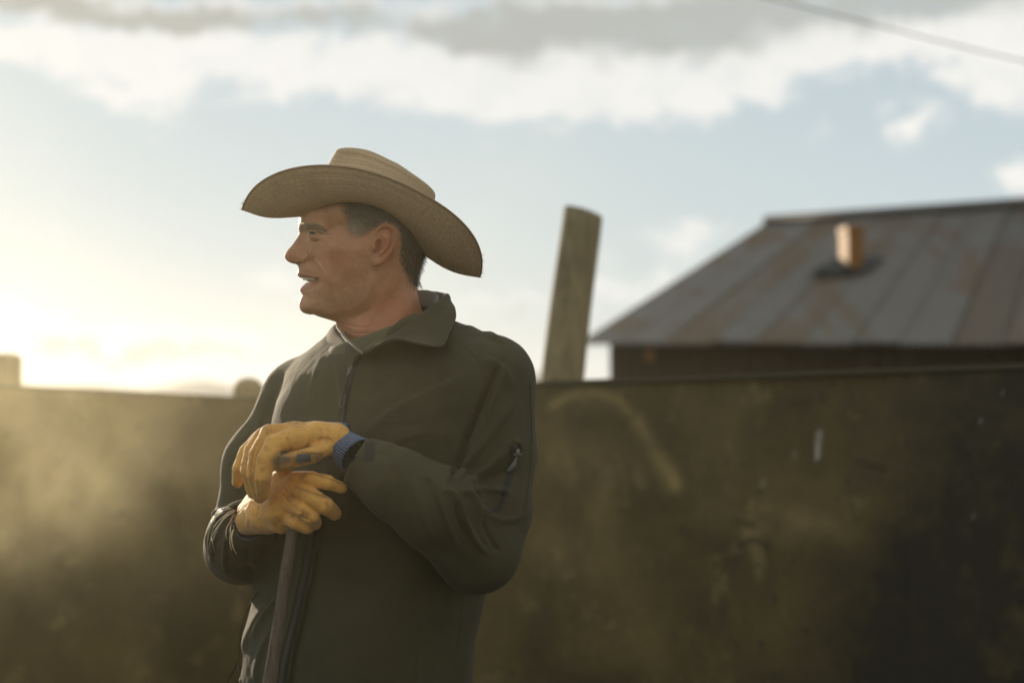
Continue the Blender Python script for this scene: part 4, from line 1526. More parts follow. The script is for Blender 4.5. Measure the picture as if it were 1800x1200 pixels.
# broad cloth waves first
jn = vnormals(jv, jq)
w1 = fbm(jv * np.array([9, 9, 6.5]), 2, 31)
jv = jv + jn * (w1 * .0028)[:, None]
bvh = bvh_of(jv, jq)
S = [
    # crease between near arm and chest
    ([(884, 628), (862, 672), (838, 724), (814, 776), (798, 826), (788, 862)], 9, -7.0, 'nfold'),
    ([(890, 640), (868, 690), (846, 745), (826, 800)], 8, 2.6),
    # upper arm drag folds towards the elbow
    ([(905, 700), (880, 742), (845, 790), (812, 832), (790, 858)], 11, 3.6, 'fold'),
    ([(912, 768), (880, 800), (845, 832), (808, 856)], 10, 4.4, 'nfold'),
    ([(905, 820), (870, 838), (835, 848)], 8, -3.4),
    ([(900, 868), (868, 862), (830, 862), (806, 866)], 7, 3.2, 'fold'),
    ([(848, 632), (880, 640), (905, 680)], 10, 2.4, 'fold'),
    ([(925, 900), (890, 912), (862, 905), (842, 888)], 8, 3.0, 'nfold'),
    # elbow folds on the forearm
    ([(742, 842), (752, 838), (764, 852), (776, 890), (792, 930), (808, 962)], 5.5, 4.2, 'fold'),
    ([(776, 862), (792, 862), (806, 880), (818, 915), (838, 950), (862, 975)], 6.5, 4.8, 'fold'),
    ([(808, 866), (828, 868), (838, 886), (846, 920), (860, 950), (876, 966)], 5.5, 4.8, 'fold'),
    ([(842, 905), (852, 935), (866, 958), (880, 968)], 5, -5.0),
    ([(800, 880), (806, 910), (820, 945)], 5, -3.6),
    ([(766, 870), (776, 905), (790, 940)], 5, -2.6),
    ([(836, 880), (843, 874), (838, 866)], 3.5, -4.0),
    ([(720, 835), (735, 870), (750, 920), (765, 960)], 12, 2.2, 'fold'),
    ([(690, 815), (700, 850), (712, 890)], 12, -1.6),
    ([(668, 800), (672, 830), (668, 860)], 9, 1.6),
    ([(700, 905), (760, 960), (830, 1005)], 14, -2.4),
    # chest drags from the collar point and from the near shoulder
    ([(655, 640), (690, 668), (740, 690), (800, 690)], 22, -2.0),
    ([(640, 760), (690, 722), (750, 690), (820, 660)], 16, 2.8, 'fold'),
    ([(655, 800), (700, 775), (760, 755)], 14, 1.8, 'nfold'),
    ([(625, 700), (660, 685), (700, 650)], 12, -1.6),
    ([(770, 640), (790, 700), (780, 760)], 16, -1.8),
    ([(560, 640), (550, 690), (535, 735)], 12, 1.0),
    ([(575, 630), (585, 680), (580, 735)], 14, -1.0),
    ([(520, 650), (495, 700), (480, 745)], 12, 1.0),
    ([(566, 622), (556, 650), (544, 690)], 4, .7),
    ([(590, 640), (600, 690), (598, 730)], 6, 1.5),
    # shoulder yoke seams, fine
    ([(802, 600), (840, 640), (850, 700), (846, 760)], 1.6, -.9),
    ([(812, 596), (850, 592), (884, 604)], 8, -1.6),
    ([(800, 572), (850, 580), (890, 600)], 5, 1.6, 'fold'),
    # lower front
    ([(470, 1060), (440, 1110), (425, 1150)], 10, 2.8, 'fold'),
    ([(495, 1040), (468, 1075), (440, 1125)], 6, 3.2, 'nfold'),
    ([(480, 1100), (455, 1160), (450, 1200)], 7, 2.6, 'fold'),
    ([(560, 1000), (620, 1030), (700, 1040)], 22, -2.2),
    ([(742, 1060), (738, 1130), (728, 1210)], 2.2, -1.8, 'fold'),
    ([(812, 1040), (805, 1120), (800, 1210)], 2.0, -1.4),
    ([(660, 960), (700, 1010), (780, 1050)], 18, -2.0),
    ([(600, 1080), (640, 1140), (650, 1210)], 20, 1.6),
    # far sleeve
    ([(412, 905), (392, 925), (376, 960), (372, 990)], 4.0, 3.0, 'fold'),
    ([(405, 900), (385, 912), (368, 940), (366, 975)], 3.6, 3.0, 'fold'),
    ([(420, 915), (402, 940), (396, 975), (398, 1010)], 4.2, 3.4, 'fold'),
    ([(412, 930), (408, 965), (420, 995)], 4.0, 3.0, 'nfold'),
    ([(402, 895), (380, 900), (364, 920)], 3.4, 2.4, 'fold'),
    ([(440, 960), (436, 990), (450, 1015)], 5, -2.6),
    ([(460, 730), (440, 790), (412, 850)], 6, 1.8, 'fold'),
    ([(470, 960), (450, 985), (430, 990)], 5, 2.4),
]
S = [(t_[0], t_[1], t_[2] * 1.65) + tuple(t_[3:]) for t_ in S]
jv = relax(sculpt(jv, jq, S, bvh), jq, 1, .5)
jn = vnormals(jv, jq)
jv = jv + jn * (.00035 * fbm(jv * 70, 3, 41))[:, None]
olive = fabric_mat('olive_softshell', (.045, .042, .021), (.060, .055, .029), .85, sheen=.05)
jacket = mesh_obj('jacket', jv, jq, olive, man)
jbvh = bvh_of(jv, jq)


def drape(L, w, lift=.0012, n=60, thick=.0010, wfun=None):
    """a ribbon laid on the jacket under a curve given in photo pixels; w in pixels"""
    Lc = catmull(L, n)
    T = np.gradient(Lc, axis=0); T /= np.linalg.norm(T, axis=1)[:, None] + 1e-9
    Nn = np.c_[-T[:, 1], T[:, 0]]
    us = np.linspace(-1, 1, 5)
    P = []
    lastd = None
    for i in range(n):
        ww = w if wfun is None else w * wfun(i / (n - 1))
        for u in us:
            q = Lc[i] + Nn[i] * ww * .5 * u
            h, nn = hit(jbvh, *q)
            if h is None or (lastd is not None and abs(h[1] - lastd) > .05):
                h = at(q[0], q[1], lastd if lastd is not None else Y0); nn = -ray(*q)
            lastd = h[1]
            nn = nn / np.linalg.norm(nn)
            P.append(h + nn * (lift + thick * (1 - u * u)))
    V = np.array(P)
    F = grid_faces(n, 5)
    return V, F


blackm = fabric_mat('black_zip_tape', (.016, .016, .014), (.022, .022, .018), .7)
ribm = new_mat('zip_metal', (.20, .19, .16), .45, None, Metallic=.6)
zipL = [(637, 622), (629, 634), (621, 650), (615, 675), (609, 705), (604, 740), (596, 790)]
V, F = drape(zipL, 10, .0010); zt_ = mesh_obj('zip_tape', V, F, blackm, jacket)
V, F = drape(zipL, 3.0, .0024); mesh_obj('zip_teeth', V, F, new_mat('zip_teeth', (.03, .03, .028), .4), jacket)
zip2 = [(560, 905), (552, 950), (543, 1000), (532, 1050), (520, 1100), (508, 1150), (498, 1215)]
V, F = drape(zip2, 24, .0016, thick=.0022); mesh_obj('storm_flap', V, F, olive, jacket)
z3 = [(p[0] + 1, p[1]) for p in zip2]
V, F = drape(z3, 9, .0044); mesh_obj('zip_tape', V, F, blackm, jacket)
V, F = drape([(p[0] - 9, p[1]) for p in zip2], 2.6, .0046, thick=.0014); mesh_obj('piping', V, F, olive, jacket)
V, F = drape([(p[0] + 10, p[1]) for p in zip2], 2.6, .0046, thick=.0014); mesh_obj('piping', V, F, olive, jacket)
# slider and cord pull
h0, n0 = hit(jbvh, 616, 655)
def jp(px, py, up=.003):
    h, n_ = hit(jbvh, px, py)
    return h + n_ * up
sl_ = merge([tube([jp(618, 648, .003), jp(616, 660, .004)], [.0022, .0028], 8), tube([jp(616.5, 658, .005), jp(614, 668, .0055)], [.0012, .0010], 6)])
slider = mesh_obj('zip_slider', *sl_, ribm, jacket)
cord = new_mat('cord', (.045, .043, .035), .8)
v1 = tube(catmull([jp(615, 664, .005), jp(611, 682, .006), jp(609, 694, .006)], 14), [.0026] * 14, 8)
v2 = tube(catmull([jp(609, 692, .006), jp(604, 702, .007), jp(602, 714, .006), jp(606, 718, .006), jp(610, 712, .006), jp(611, 696, .006)], 22), .0011, 6)
mesh_obj('cord_pull', *merge([v1]), cord, slider)
mesh_obj('cord_loop', *merge([v2]), new_mat('cord_tip', (.10, .08, .065), .7), slider)
# sleeve pocket
pz = [(902, 783), (903, 800), (897, 830), (888, 862), (878, 890), (862, 900)]
V, F = drape(pz, 15, .0006, wfun=lambda t: 1 - .45 * t); mesh_obj('sleeve_zip', V, F, blackm, jacket)
V, F = drape([(890, 782), (900, 777), (912, 780), (918, 792)], 3.5, .001, thick=.0018); mesh_obj('pocket_welt', V, F, olive, jacket)
v1 = tube([jp(906, 788, .004), jp(905, 800, .005)], [.0022, .0026], 8)
v1b = tube([jp(899, 797, .004), jp(913, 799, .004)], [.0012, .0012], 6)
sz = mesh_obj('zip_slider', *merge([v1, v1b]), ribm, jacket)
v2 = tube(catmull([jp(904, 802, .005), jp(900, 816, .005), jp(893, 830, .004)], 12), np.interp(np.linspace(0, 1, 12), [0, .5, 1], [.0010, .0040, .0030]), 8)
mesh_obj('zip_pull', *v2, new_mat('grey_pull', (.10, .105, .095), .6), sz)
# side seam piping on the near sleeve and at the far hem
V, F = drape([(930, 676), (933, 720), (934, 770), (932, 820), (927, 860), (920, 900)], 1.6, .0006, thick=.0012); mesh_obj('sleeve_seam', V, F, olive, jacket)
V, F = drape([(455, 1040), (438, 1065), (426, 1095), (421, 1130), (421, 1175), (424, 1205)], 2.4, .0006, thick=.0016); mesh_obj('side_piping', V, F, olive, jacket)
# cuff tab on the near sleeve
V, F = drape([(650, 777), (651, 792), (647, 808)], 17, .0012); mesh_obj('cuff_tab', V, F, blackm, jacket)
# small dark cord hanging at the hem
h = M(416, 1165, .13)
P = [M(417, 1163, .12), M(410, 1180, .12), M(402, 1194, .12), M(398, 1215, .12)]
mesh_obj('hem_cord', *tube(catmull(P, 12), .0012, 6), blackm, jacket)
# chest emblem: fine raised stitching
em_ = []
for L in ([(690, 706), (704, 700), (716, 706), (712, 716), (697, 718)], [(700, 712), (709, 726), (718, 716)]):
    pts = [jp(x_, y_, .0008) for x_, y_ in catmull(L, 14)]
    em_.append(tube(pts, .00035, 4))
for k in range(5):
    x_ = 672 + k * 17
    pts = [jp(a_, b_, .0008) for a_, b_ in ((x_, 745), (x_ + 3, 737), (x_ + 6, 745), (x_ + 9, 737), (x_ + 10, 745))]
    em_.append(tube(pts, .0003, 4))
mesh_obj('chest_emblem', *merge(em_), olive, jacket)

# collar: spread, folded over
Fo = [M(638, 620, -.100), M(658, 603, -.085), M(690, 586, -.068), M(718, 565, -.048), M(742, 547, -.028), M(765, 531, .0), M(782, 518, .035),
      M(776, 515, .075), M(752, 512, .105), M(705, 528, .128), M(650, 548, .13), M(598, 567, .10), M(594, 580, .06), M(612, 600, -.02), M(636, 622, -.088)]
Ou = [M(641, 621, -.106), M(690, 597, -.128), M(735, 604, -.152), M(776, 609, -.148), M(791, 584, -.108), M(802, 557, -.055), M(798, 540, .0),
      M(795, 546, .07), M(768, 552, .125), M(710, 565, .155), M(640, 578, .165), M(572, 598, .155), M(553, 622, .10), M(577, 640, .02), M(612, 655, -.070)]
Inn = []
nc_ = M(668, 575, .03)
for i, p in enumerate(Fo):
    q = p + (nc_ - p) * .10; q = q + np.array([0, 0, -.028 if 0 < i < 14 else -.01])
    Inn.append(q)
Fo, Ou, Inn = map(np.array, (Fo, Ou, Inn))
nU = 130
cF, cO, cI = catmull(Fo, nU), catmull(Ou, nU), catmull(Inn, nU)
rows = []
for t in np.linspace(0, 1, 7)[:-1]: rows.append(cI + (cF - cI) * t)
upv = np.array([0, 0, 1.0])
for t in np.linspace(0, 1, 18):
    base = cF + (cO - cF) * t
    outw = cO - cF; outw[:, 2] = 0
    outw /= np.linalg.norm(outw, axis=1)[:, None] + 1e-6
    bulge = math.sin(min(t * 1.9, 1) * math.pi) * .0055 if t < .53 else 0
    rows.append(base + outw * bulge + upv * (math.sin(min(t * 3, 1) * math.pi) * .0025))
C_ = np.array(rows).transpose(1, 0, 2)
for _ in range(3): C_[:, 1:-1] = C_[:, 1:-1] * .5 + .25 * (C_[:, :-2] + C_[:, 2:])
nv_ = C_.shape[1]
CV = C_.reshape(-1, 3)
CV = CV + .0012 * fbm(CV * 30, 2, 8)[:, None] * np.array([0, -1, .6])
collar = mesh_obj('collar', CV, grid_faces(nU, nv_), olive, jacket)
md = collar.modifiers.new('t', 'SOLIDIFY'); md.thickness = .0034; md.offset = 0
md = collar.modifiers.new('s', 'SUBSURF'); md.levels = 1; md.render_levels = 1
# stitched edge of the collar
edge_ = C_[:, -2] + np.array([0, -.0024, .0004])
mesh_obj('collar_stitch', *tube(edge_[8:60], .0008, 5), olive, collar)
# light zip tape running round the far neck edge
silver = new_mat('pale_zip_tape', (.22, .21, .19), .8)
zt2 = catmull([M(637, 621, -.098), M(622, 608, -.075), M(612, 598, -.045), M(601, 586, -.02), M(594, 577, .02), M(592, 569, .055), M(598, 566, .085)], 60)
mesh_obj('neck_zip', *tube(zt2, .0016, 8), silver, jacket)
zt3 = catmull([M(637, 621, -.100), M(630, 631, -.104), M(624, 641, -.107), M(619, 650, -.109)], 24)
zt3 = np.array([jp(*[float(c[0]) for c in proj(p[None])], .0035) for p in zt3])
mesh_obj('neck_zip', *tube(zt3, .0012, 8), silver, jacket)

# ---------------------------------------------------------------- shirts
shirt_m = fabric_mat('olive_tshirt', (.085, .082, .050), (.10, .095, .058), .85)
ring0 = []; ring1 = []; ring2 = []
for k in range(48):
    a = 2 * math.pi * k / 48
    # neck ring: c toward camera/left front
    ex = math.cos(a); ey = math.sin(a)
    low = np.array([nc_[0] - .004 + ex * .063, nc_[1] + ey * .066, 0])
    zf = M(640, 592, 0)[2] + .030 * (ex * .75 + .35) + .006 * ey
    ring0.append([low[0] + .0 * ex, low[1], zf])
    ring1.append([nc_[0] + ex * .078, nc_[1] + ey * .082, zf - .022])
    ring2.append([nc_[0] + ex * .105, nc_[1] + ey * .105, zf - .075])
R = np.array([ring0, [(np.array(a_) * .55 + np.array(b_) * .45 + [0, 0, .004]) for a_, b_ in zip(ring0, ring1)], ring1, ring2]).transpose(1, 0, 2)
ts = mesh_obj('tshirt', R.reshape(-1, 3), grid_faces(48, 4, True), shirt_m, man)
md = ts.modifiers.new('t', 'SOLIDIFY'); md.thickness = .002
md = ts.modifiers.new('s', 'SUBSURF'); md.levels = 1; md.render_levels = 2
denim = fabric_mat('grey_blue_shirt', (.13, .155, .175), (.16, .185, .20), .85)
Sh = np.array([M(762, 545, -.03), M(768, 528, -.005), M(771, 519, .03), M(766, 513, .06), M(748, 508, .085), M(720, 512, .098), M(680, 530, .105), M(640, 552, .105), M(610, 568, .085), M(600, 574, .055), M(603, 584, .015), M(612, 596, -.03)])
So = Sh + (nc_ - Sh) * -.03 - np.array([0, 0, .03])
cs, co_ = catmull(Sh, 80), catmull(So, 80)
Rr = np.array([cs + (nc_ - cs) * .10 - [0, 0, .02], cs + (nc_ - cs) * .03 - [0, 0, .003], cs, cs + (co_ - cs) * .5, co_]).transpose(1, 0, 2)
sc_ = mesh_obj('shirt_collar', Rr.reshape(-1, 3), grid_faces(80, 5), denim, man)
md = sc_.modifiers.new('t', 'SOLIDIFY'); md.thickness = .002
md = sc_.modifiers.new('s', 'SUBSURF'); md.levels = 1; md.render_levels = 2

# ---------------------------------------------------------------- trousers and boots (below the frame)
T = Field(np.array([-.62, 2.15, .05]), np.array([.15, 2.72, 1.02]), .01)
T.cap(M(690, 1330, -.02), M(590, 1330, .11), .12, .12, .04)
ft = []
for sx, px_, d_ in ((1, 700, -.02), (-1, 590, .12)):
    hip = M(px_, 1370, d_); kn = M(px_ + 12 * sx, 1880, d_ - .01); an = M(px_ + 16 * sx, 2360, d_ + .03)
    T.chain([hip, kn, an], [.10, .072, .062], .03)
    ft.append(an)
tv, tq = T.mesh()
mesh_obj('trousers', tv, tq, fabric_mat('dark_denim', (.03, .035, .05), (.045, .05, .065), .9), man)
bm_ = new_mat('boot_leather', (.09, .055, .03), .6)
for an in ft:
    K = Field(an + np.array([-.32, -.32, -.2]), an + np.array([.2, .2, .1]), .006)
    K.cap([an[0], an[1], .16], [an[0], an[1], .07], .052, .045, .02)
    K.cap([an[0] + .03, an[1] + .03, .045], [an[0] - .15, an[1] - .13, .035], .042, .036, .03)
    K.cap([an[0] + .04, an[1] + .04, .012], [an[0] - .15, an[1] - .13, .012], .03, .03, .01, flat=((0, 0, 1), .4))
    v_, q_ = K.mesh(); v_[:, 2] = np.maximum(v_[:, 2], .001)
    mesh_obj('boot', v_, q_, bm_, man)

# ---------------------------------------------------------------- gloves
def leather_b(nt, b):
    o = nt.coord()
    n1 = nt.noise(o, 16, 5, .62)
    n2 = nt.noise(o, 60, 4, .6, .4)
    n3 = nt.noise(o, 520, 3, .6)
    c = nt.mix(nt.ss(n1, .3, .7), (.58, .292, .056), (.78, .432, .100))
    c = nt.mix(nt.ss(n2, .54, .72, 0, .7), c, (.26, .12, .035))
    c = nt.mix(nt.attr('dirt'), c, (.075, .045, .022))
    b.inputs['Sheen Weight'].default_value = .25
    return {'Base Color': c, 'Normal': nt.bump(nt.add(n3, nt.mul(n2, .8)), .3, .0010)}


leather = new_mat('yellow_leather', (.5, .3, .1), .68, leather_b)
R_ = HS * 1.0


def glove(chains, lo, hi, strokes, dirt, k=.006, op=()):
    G = Field(lo, hi, .00125)
    for P, Rr, kk in chains:
        P3 = [M(*p) for p in P]
        G.chain(P3, [r * HS for r in Rr], kk, kk)
    for P, Rr in op:
        P3 = [M(*p) for p in P]
        for i in range(len(P3) - 1):
            G.cap(P3[i], P3[i + 1], Rr[i] * HS, Rr[i + 1] * HS, .003, 'sub')
    G.blur(1)
    v, q_ = G.mesh()
    v = relax(v, q_, 2, .5)
    nn = vnormals(v, q_)
    v = v + nn * (.0008 * fbm(v * 45, 3, 77))[:, None]
    rg = 1 - np.abs(fbm(v * np.array([34, 34, 60]) + fbm(v * 25, 2, 5)[:, None] * 1.2, 2, 91))
    v = v - nn * (.0006 * np.clip(rg - .80, 0, 1) / .2)[:, None]
    v = sculpt(v, q_, strokes, tol=.03)
    px, py = proj(v)
    dm = np.zeros(len(v))
    for L, w, a in dirt:
        d, t, s = seg_dist(px, py, catmull(L, 16) if len(L) > 2 else np.asarray(L, float))
        dm += a * np.exp(-(d / w) ** 2) * (.7 + .5 * fbm(v * 90, 2, 3))
    return v, q_, np.clip(dm, 0, 1)


# upper glove (left hand)
up_ch = [
    ([(592, 770, -.176), (560, 764, -.178), (520, 770, -.192), (482, 780, -.205)], [23, 19, 19, 16], 9 * HS),    # index metacarpal
    ([(592, 766, -.160), (555, 760, -.160), (515, 762, -.170), (474, 763, -.178)], [22, 17, 18, 17], 9 * HS),
    ([(588, 766, -.145), (550, 762, -.142), (510, 764, -.146), (464, 768, -.150)], [20, 16, 18, 16], 9 * HS),
    ([(585, 772, -.135), (548, 768, -.125), (505, 770, -.122), (456, 774, -.124)], [18, 15, 16, 14], 9 * HS),
    ([(482, 780, -.207), (468, 806, -.218), (462, 838, -.220), (462, 868, -.200)], [15.5, 15, 14, 11], 1.4 * HS),   # index
    ([(472, 766, -.182), (453, 798, -.196), (447, 835, -.200), (456, 873, -.182)], [15, 13.5, 13, 11], 1.4 * HS),
    ([(462, 768, -.156), (443, 792, -.168), (435, 830, -.174), (446, 866, -.160)], [14.5, 13, 12.5, 11], 1.4 * HS),
    ([(455, 772, -.126), (433, 794, -.136), (421, 824, -.140), (417, 848, -.130)], [14, 12.5, 12, 9], 1.4 * HS),
    ([(575, 786, -.186), (548, 800, -.204), (515, 807, -.214), (488, 816, -.212)], [15, 13.5, 13, 12], 3 * HS),    # thumb
]
ust = [
    ([(462, 765), (447, 790), (440, 830), (447, 868)], 1.6, -1.4), ([(476, 772), (458, 800), (452, 836), (456, 872)], 1.6, -1.4),
    ([(560, 748), (566, 762), (560, 778), (548, 790)], 2.4, -1.8, 'fold'), ([(548, 753), (552, 768), (546, 784)], 2.2, -1.5, 'fold'),
    ([(572, 750), (580, 765), (574, 784)], 2.4, -1.4), ([(556, 770), (572, 766), (586, 772)], 2.2, 1.4), ([(570, 776), (580, 786), (590, 786)], 2.2, -1.4),
    ([(484, 768), (492, 778), (490, 790)], 3, -1.2), ([(500, 752), (520, 756), (545, 752)], 4, -1.0), ([(470, 800), (478, 812), (476, 826)], 2.4, -1.4),
    ([(492, 796), (530, 796), (568, 800)], 2.0, -2.2), ([(452, 812), (460, 816), (470, 814)], 1.5, -.9), ([(450, 845), (460, 848), (470, 846)], 1.5, -.9),
    ([(425, 806), (432, 810), (438, 808)], 1.4, -.8),
]
ud = [([(492, 808), (530, 808), (575, 806)], 11, 1.0), ([(560, 768), (572, 772)], 6, .3), ([(478, 812), (490, 825), (480, 850)], 9, .5), ([(462, 826), (463, 828)], 5, .35),
      ([(455, 870), (462, 885)], 9, .35)]
lo = M(380, 910, -.26); hi = M(640, 725, -.05)
lo, hi = np.minimum(lo, hi) - .01, np.maximum(lo, hi) + .01
uv_, uq_, dm = glove(up_ch, lo, hi, ust, ud)
gl = mesh_obj('glove', uv_, uq_, leather, man, attrs={'dirt': dm})
# lower glove (right hand, gripping the top of the shaft)
dn_ch = [
    ([(432, 912, -.060), (455, 898, -.095), (490, 868, -.140), (518, 846, -.165)], [25, 24, 20, 15], 9 * HS),
    ([(436, 912, -.070), (462, 900, -.115), (495, 880, -.158), (522, 862, -.178)], [24, 24, 19, 15], 9 * HS),
    ([(440, 914, -.080), (465, 908, -.125), (490, 898, -.160), (512, 890, -.172)], [22, 22, 20, 16], 9 * HS),
    ([(444, 914, -.070), (470, 914, -.115), (495, 914, -.150), (512, 912, -.160)], [20, 21, 20, 16], 9 * HS),
    ([(450, 885, -.07), (480, 850, -.11), (500, 838, -.14)], [22, 20, 16], 9 * HS),
    ([(518, 843, -.168), (548, 842, -.190), (578, 848, -.196), (601, 857, -.188)], [13.5, 13, 12, 9.5], 1.6 * HS),     # index, laid across
    ([(522, 858, -.178), (548, 874, -.202), (572, 888, -.204), (588, 902, -.185)], [15, 14.5, 13.5, 11], 1.6 * HS),
    ([(510, 884, -.174), (532, 896, -.200), (548, 908, -.200), (552, 918, -.180)], [15, 14, 13, 12], 1.6 * HS),
    ([(505, 906, -.162), (522, 916, -.186), (538, 924, -.186), (540, 926, -.165)], [15, 14, 13, 12], 1.6 * HS),
]
dst = [
    ([(520, 856), (545, 864), (575, 872), (600, 872)], 1.6, -1.6), ([(490, 862), (512, 885), (528, 898)], 2.0, -2.2, 'fold'), ([(500, 900), (520, 905), (545, 915)], 1.6, -1.6),
    ([(455, 888), (450, 905), (456, 925)], 2.6, -2.2, 'fold'), ([(465, 882), (462, 900), (470, 920)], 2.6, 1.8, 'nfold'), ([(440, 880), (450, 895), (448, 912)], 3, -1.6),
    ([(474, 884), (478, 905), (488, 925)], 3, -1.2), ([(520, 896), (530, 902), (526, 912)], 2, -1.6), ([(430, 890), (436, 905), (434, 925)], 2.6, 1.3),
    ([(545, 834), (575, 842), (604, 852)], 1.4, -1.0), ([(495, 855), (505, 868), (500, 880)], 2.4, -1.3), ([(560, 876), (566, 886), (560, 896)], 1.6, -.8),
    ([(548, 843), (552, 850), (550, 858)], 1.4, -.8),
]
dd_ = [([(520, 856), (560, 870), (590, 876)], 3.5, .35), ([(548, 925), (530, 935), (505, 938)], 8, .35), ([(595, 850), (606, 860)], 6, .3), ([(515, 905), (528, 908)], 5, .35)]
lo = M(390, 960, -.26); hi = M(640, 800, .0)
lo, hi = np.minimum(lo, hi) - .01, np.maximum(lo, hi) + .01
dv_, dq_, dm2 = glove(dn_ch, lo, hi, dst, dd_, op=[([(520, 900, -.175), (500, 1000, -.178)], [9, 9])])
gr = mesh_obj('glove', dv_, dq_, leather, man, attrs={'dirt': dm2})
gbv = bvh_of(np.vstack([uv_, dv_]), np.vstack([uq_, dq_ + len(uv_)]))


def gp(px, py, up=.0006):
    h, n_ = hit(gbv, px, py)
    if h is None: return M(px, py, -.18)
    return h + n_ * up


# seams stitched along the fingers
th = new_mat('seam_thread', (.30, .16, .055), .8)
sm = []
for L in ([(545, 831), (575, 840), (604, 851)], [(497, 795), (530, 794), (566, 797)], [(462, 768), (447, 792), (440, 832)], [(520, 856), (545, 864), (575, 874)]):
    sm.append(tube([gp(*p_, .0001) for p_ in catmull(L, 24)], .0004, 4))
mesh_obj('seam', *merge(sm), th, gl)
# blue knitted cuff and binding of the upper glove
def knit_b(nt, b):
    a = nt.attr('rib')
    w = nt.m('SINE', nt.mul(a, 6.283 * 40))
    n = nt.noise(nt.coord(), 240, 3, .6)
    c = nt.mix(nt.ss(w, -.6, .6), (.05, .075, .15), (.17, .23, .38))
    return {'Base Color': nt.mix(nt.mul(n, .5), c, (.19, .21, .25)), 'Normal': nt.bump(nt.add(w, n), .8, .0015)}


knit = new_mat('blue_knit', (.1, .15, .25), .9, knit_b)


def sleeve_ring(ctrs, radii, flatv, mat, name, parent, n=72, rib=False):
    """rings around an axis given by centre points; flatv = how deep the rings are along the view"""
    ctrs = np.array([M(*c) for c in ctrs]); ax = ctrs[-1] - ctrs[0]; ax /= np.linalg.norm(ax)
    u = np.cross(ax, [0, 1, 0]); u /= np.linalg.norm(u); v = np.cross(ax, u)
    rows_ = []
    a = np.linspace(0, 2 * np.pi, n, endpoint=False)
    for c, r in zip(ctrs, radii):
        rr = r * HS * (1 + (.02 * np.cos(a * 40) if rib else 0))
        rows_.append(c + (np.cos(a) * rr)[:, None] * u + (np.sin(a) * rr * flatv)[:, None] * v)
    Rw = np.array(rows_).transpose(1, 0, 2)
    o = mesh_obj(name, Rw.reshape(-1, 3), grid_faces(n, len(ctrs), True), mat, parent, attrs={'rib': np.repeat(np.arange(n) / n, len(ctrs))})
    md = o.modifiers.new('t', 'SOLIDIFY'); md.thickness = .0016
    return o


bind = new_mat('blue_binding', (.075, .14, .24), .75)
sleeve_ring([(596, 768, -.156), (600, 769, -.157), (605, 771, -.158)], [24.5, 25, 23], 1.35, bind, 'cuff_binding', gl)
sleeve_ring([(596, 776, -.166), (606, 786, -.172), (616, 794, -.178), (628, 802, -.184)], [24, 27, 30, 32.5], 1.1, knit, 'knit_cuff', gl, n=144, rib=True)
# logo patch on the thumb side: plain blue and grey woven label
pv = [gp(x_, y_, .0012) for y_ in (799, 803, 807, 811) for x_ in (521, 526, 531, 536, 541, 546)]
Fp = [[r * 6 + c, r * 6 + c + 1, (r + 1) * 6 + c + 1, (r + 1) * 6 + c] for r in range(3) for c in range(5)]
mesh_obj('woven_patch', np.array(pv), Fp, new_mat('patch_blue', (.06, .065, .075), .8), gl)
# cuff of the lower glove and the dark knit coming out of the sleeve
sleeve_ring([(428, 920, -.050), (424, 924, -.040), (420, 928, -.030)], [26, 25, 24], 1.0, bind, 'cuff_binding', gr)
sleeve_ring([(436, 926, -.060), (432, 938, -.045), (430, 948, -.030)], [24, 27, 28], 1.0, new_mat('dark_knit', (.035, .045, .06), .9, knit_b), 'knit_cuff', gr, n=144, rib=True)

# pale tubes added at the far cuff: sunlit crease edges put in as colour
thm = new_mat('crease_highlight', (.85, .74, .55), .4)
tr = []
for L, r in (([(412, 896), (396, 910), (382, 930), (373, 944)], .0011), ([(406, 894), (394, 897), (381, 905), (372, 925), (366, 950)], .0006),
             ([(411, 900), (400, 925), (398, 947)], .0008), ([(412, 902), (409, 930), (408, 955), (415, 972)], .0014),
             ([(410, 900), (405, 925), (405, 950), (408, 966)], .0009), ([(404, 892), (384, 898), (370, 925), (365, 955), (368, 980)], .0007),
             ([(373, 944), (378, 970)], .0006), ([(410, 895), (392, 908), (376, 928), (372, 946), (366, 968)], .0007)):
    pts = []
    for x_, y_ in catmull(L, 24):
        h, n_ = hit(jbvh, x_, y_)
        pts.append(h + n_ * .0012 if h is not None else (pts[-1] if pts else M(x_, y_, .1)) + 0)
    pts = np.array(pts)
    for _ in range(2): pts[1:-1] = .5 * pts[1:-1] + .25 * (pts[:-2] + pts[2:])
    tr.append(tube(pts, np.interp(np.linspace(0, 1, 24), [0, .3, 1], [r, r, r * .4]), 6))
mesh_obj('lit_crease', *merge(tr), thm, gr)['kind'] = 'stuff'

# ---------------------------------------------------------------- the tool he leans on
def shaft_b(nt, b):
    o = nt.coord()
    n = nt.noise(nt.map(o, (60, 60, 4), rot=(0, -.14, 0)), 3, 5, .65)
    n2 = nt.noise(o, 240, 3, .6)
    c = nt.mix(nt.ss(n, .3, .7), (.07, .055, .04), (.14, .11, .08))
    return {'Base Color': nt.mix(nt.ss(n2, .5, .7, 0, .5), c, (.07, .05, .035)), 'Normal': nt.bump(nt.add(n, n2), .8, .002)}


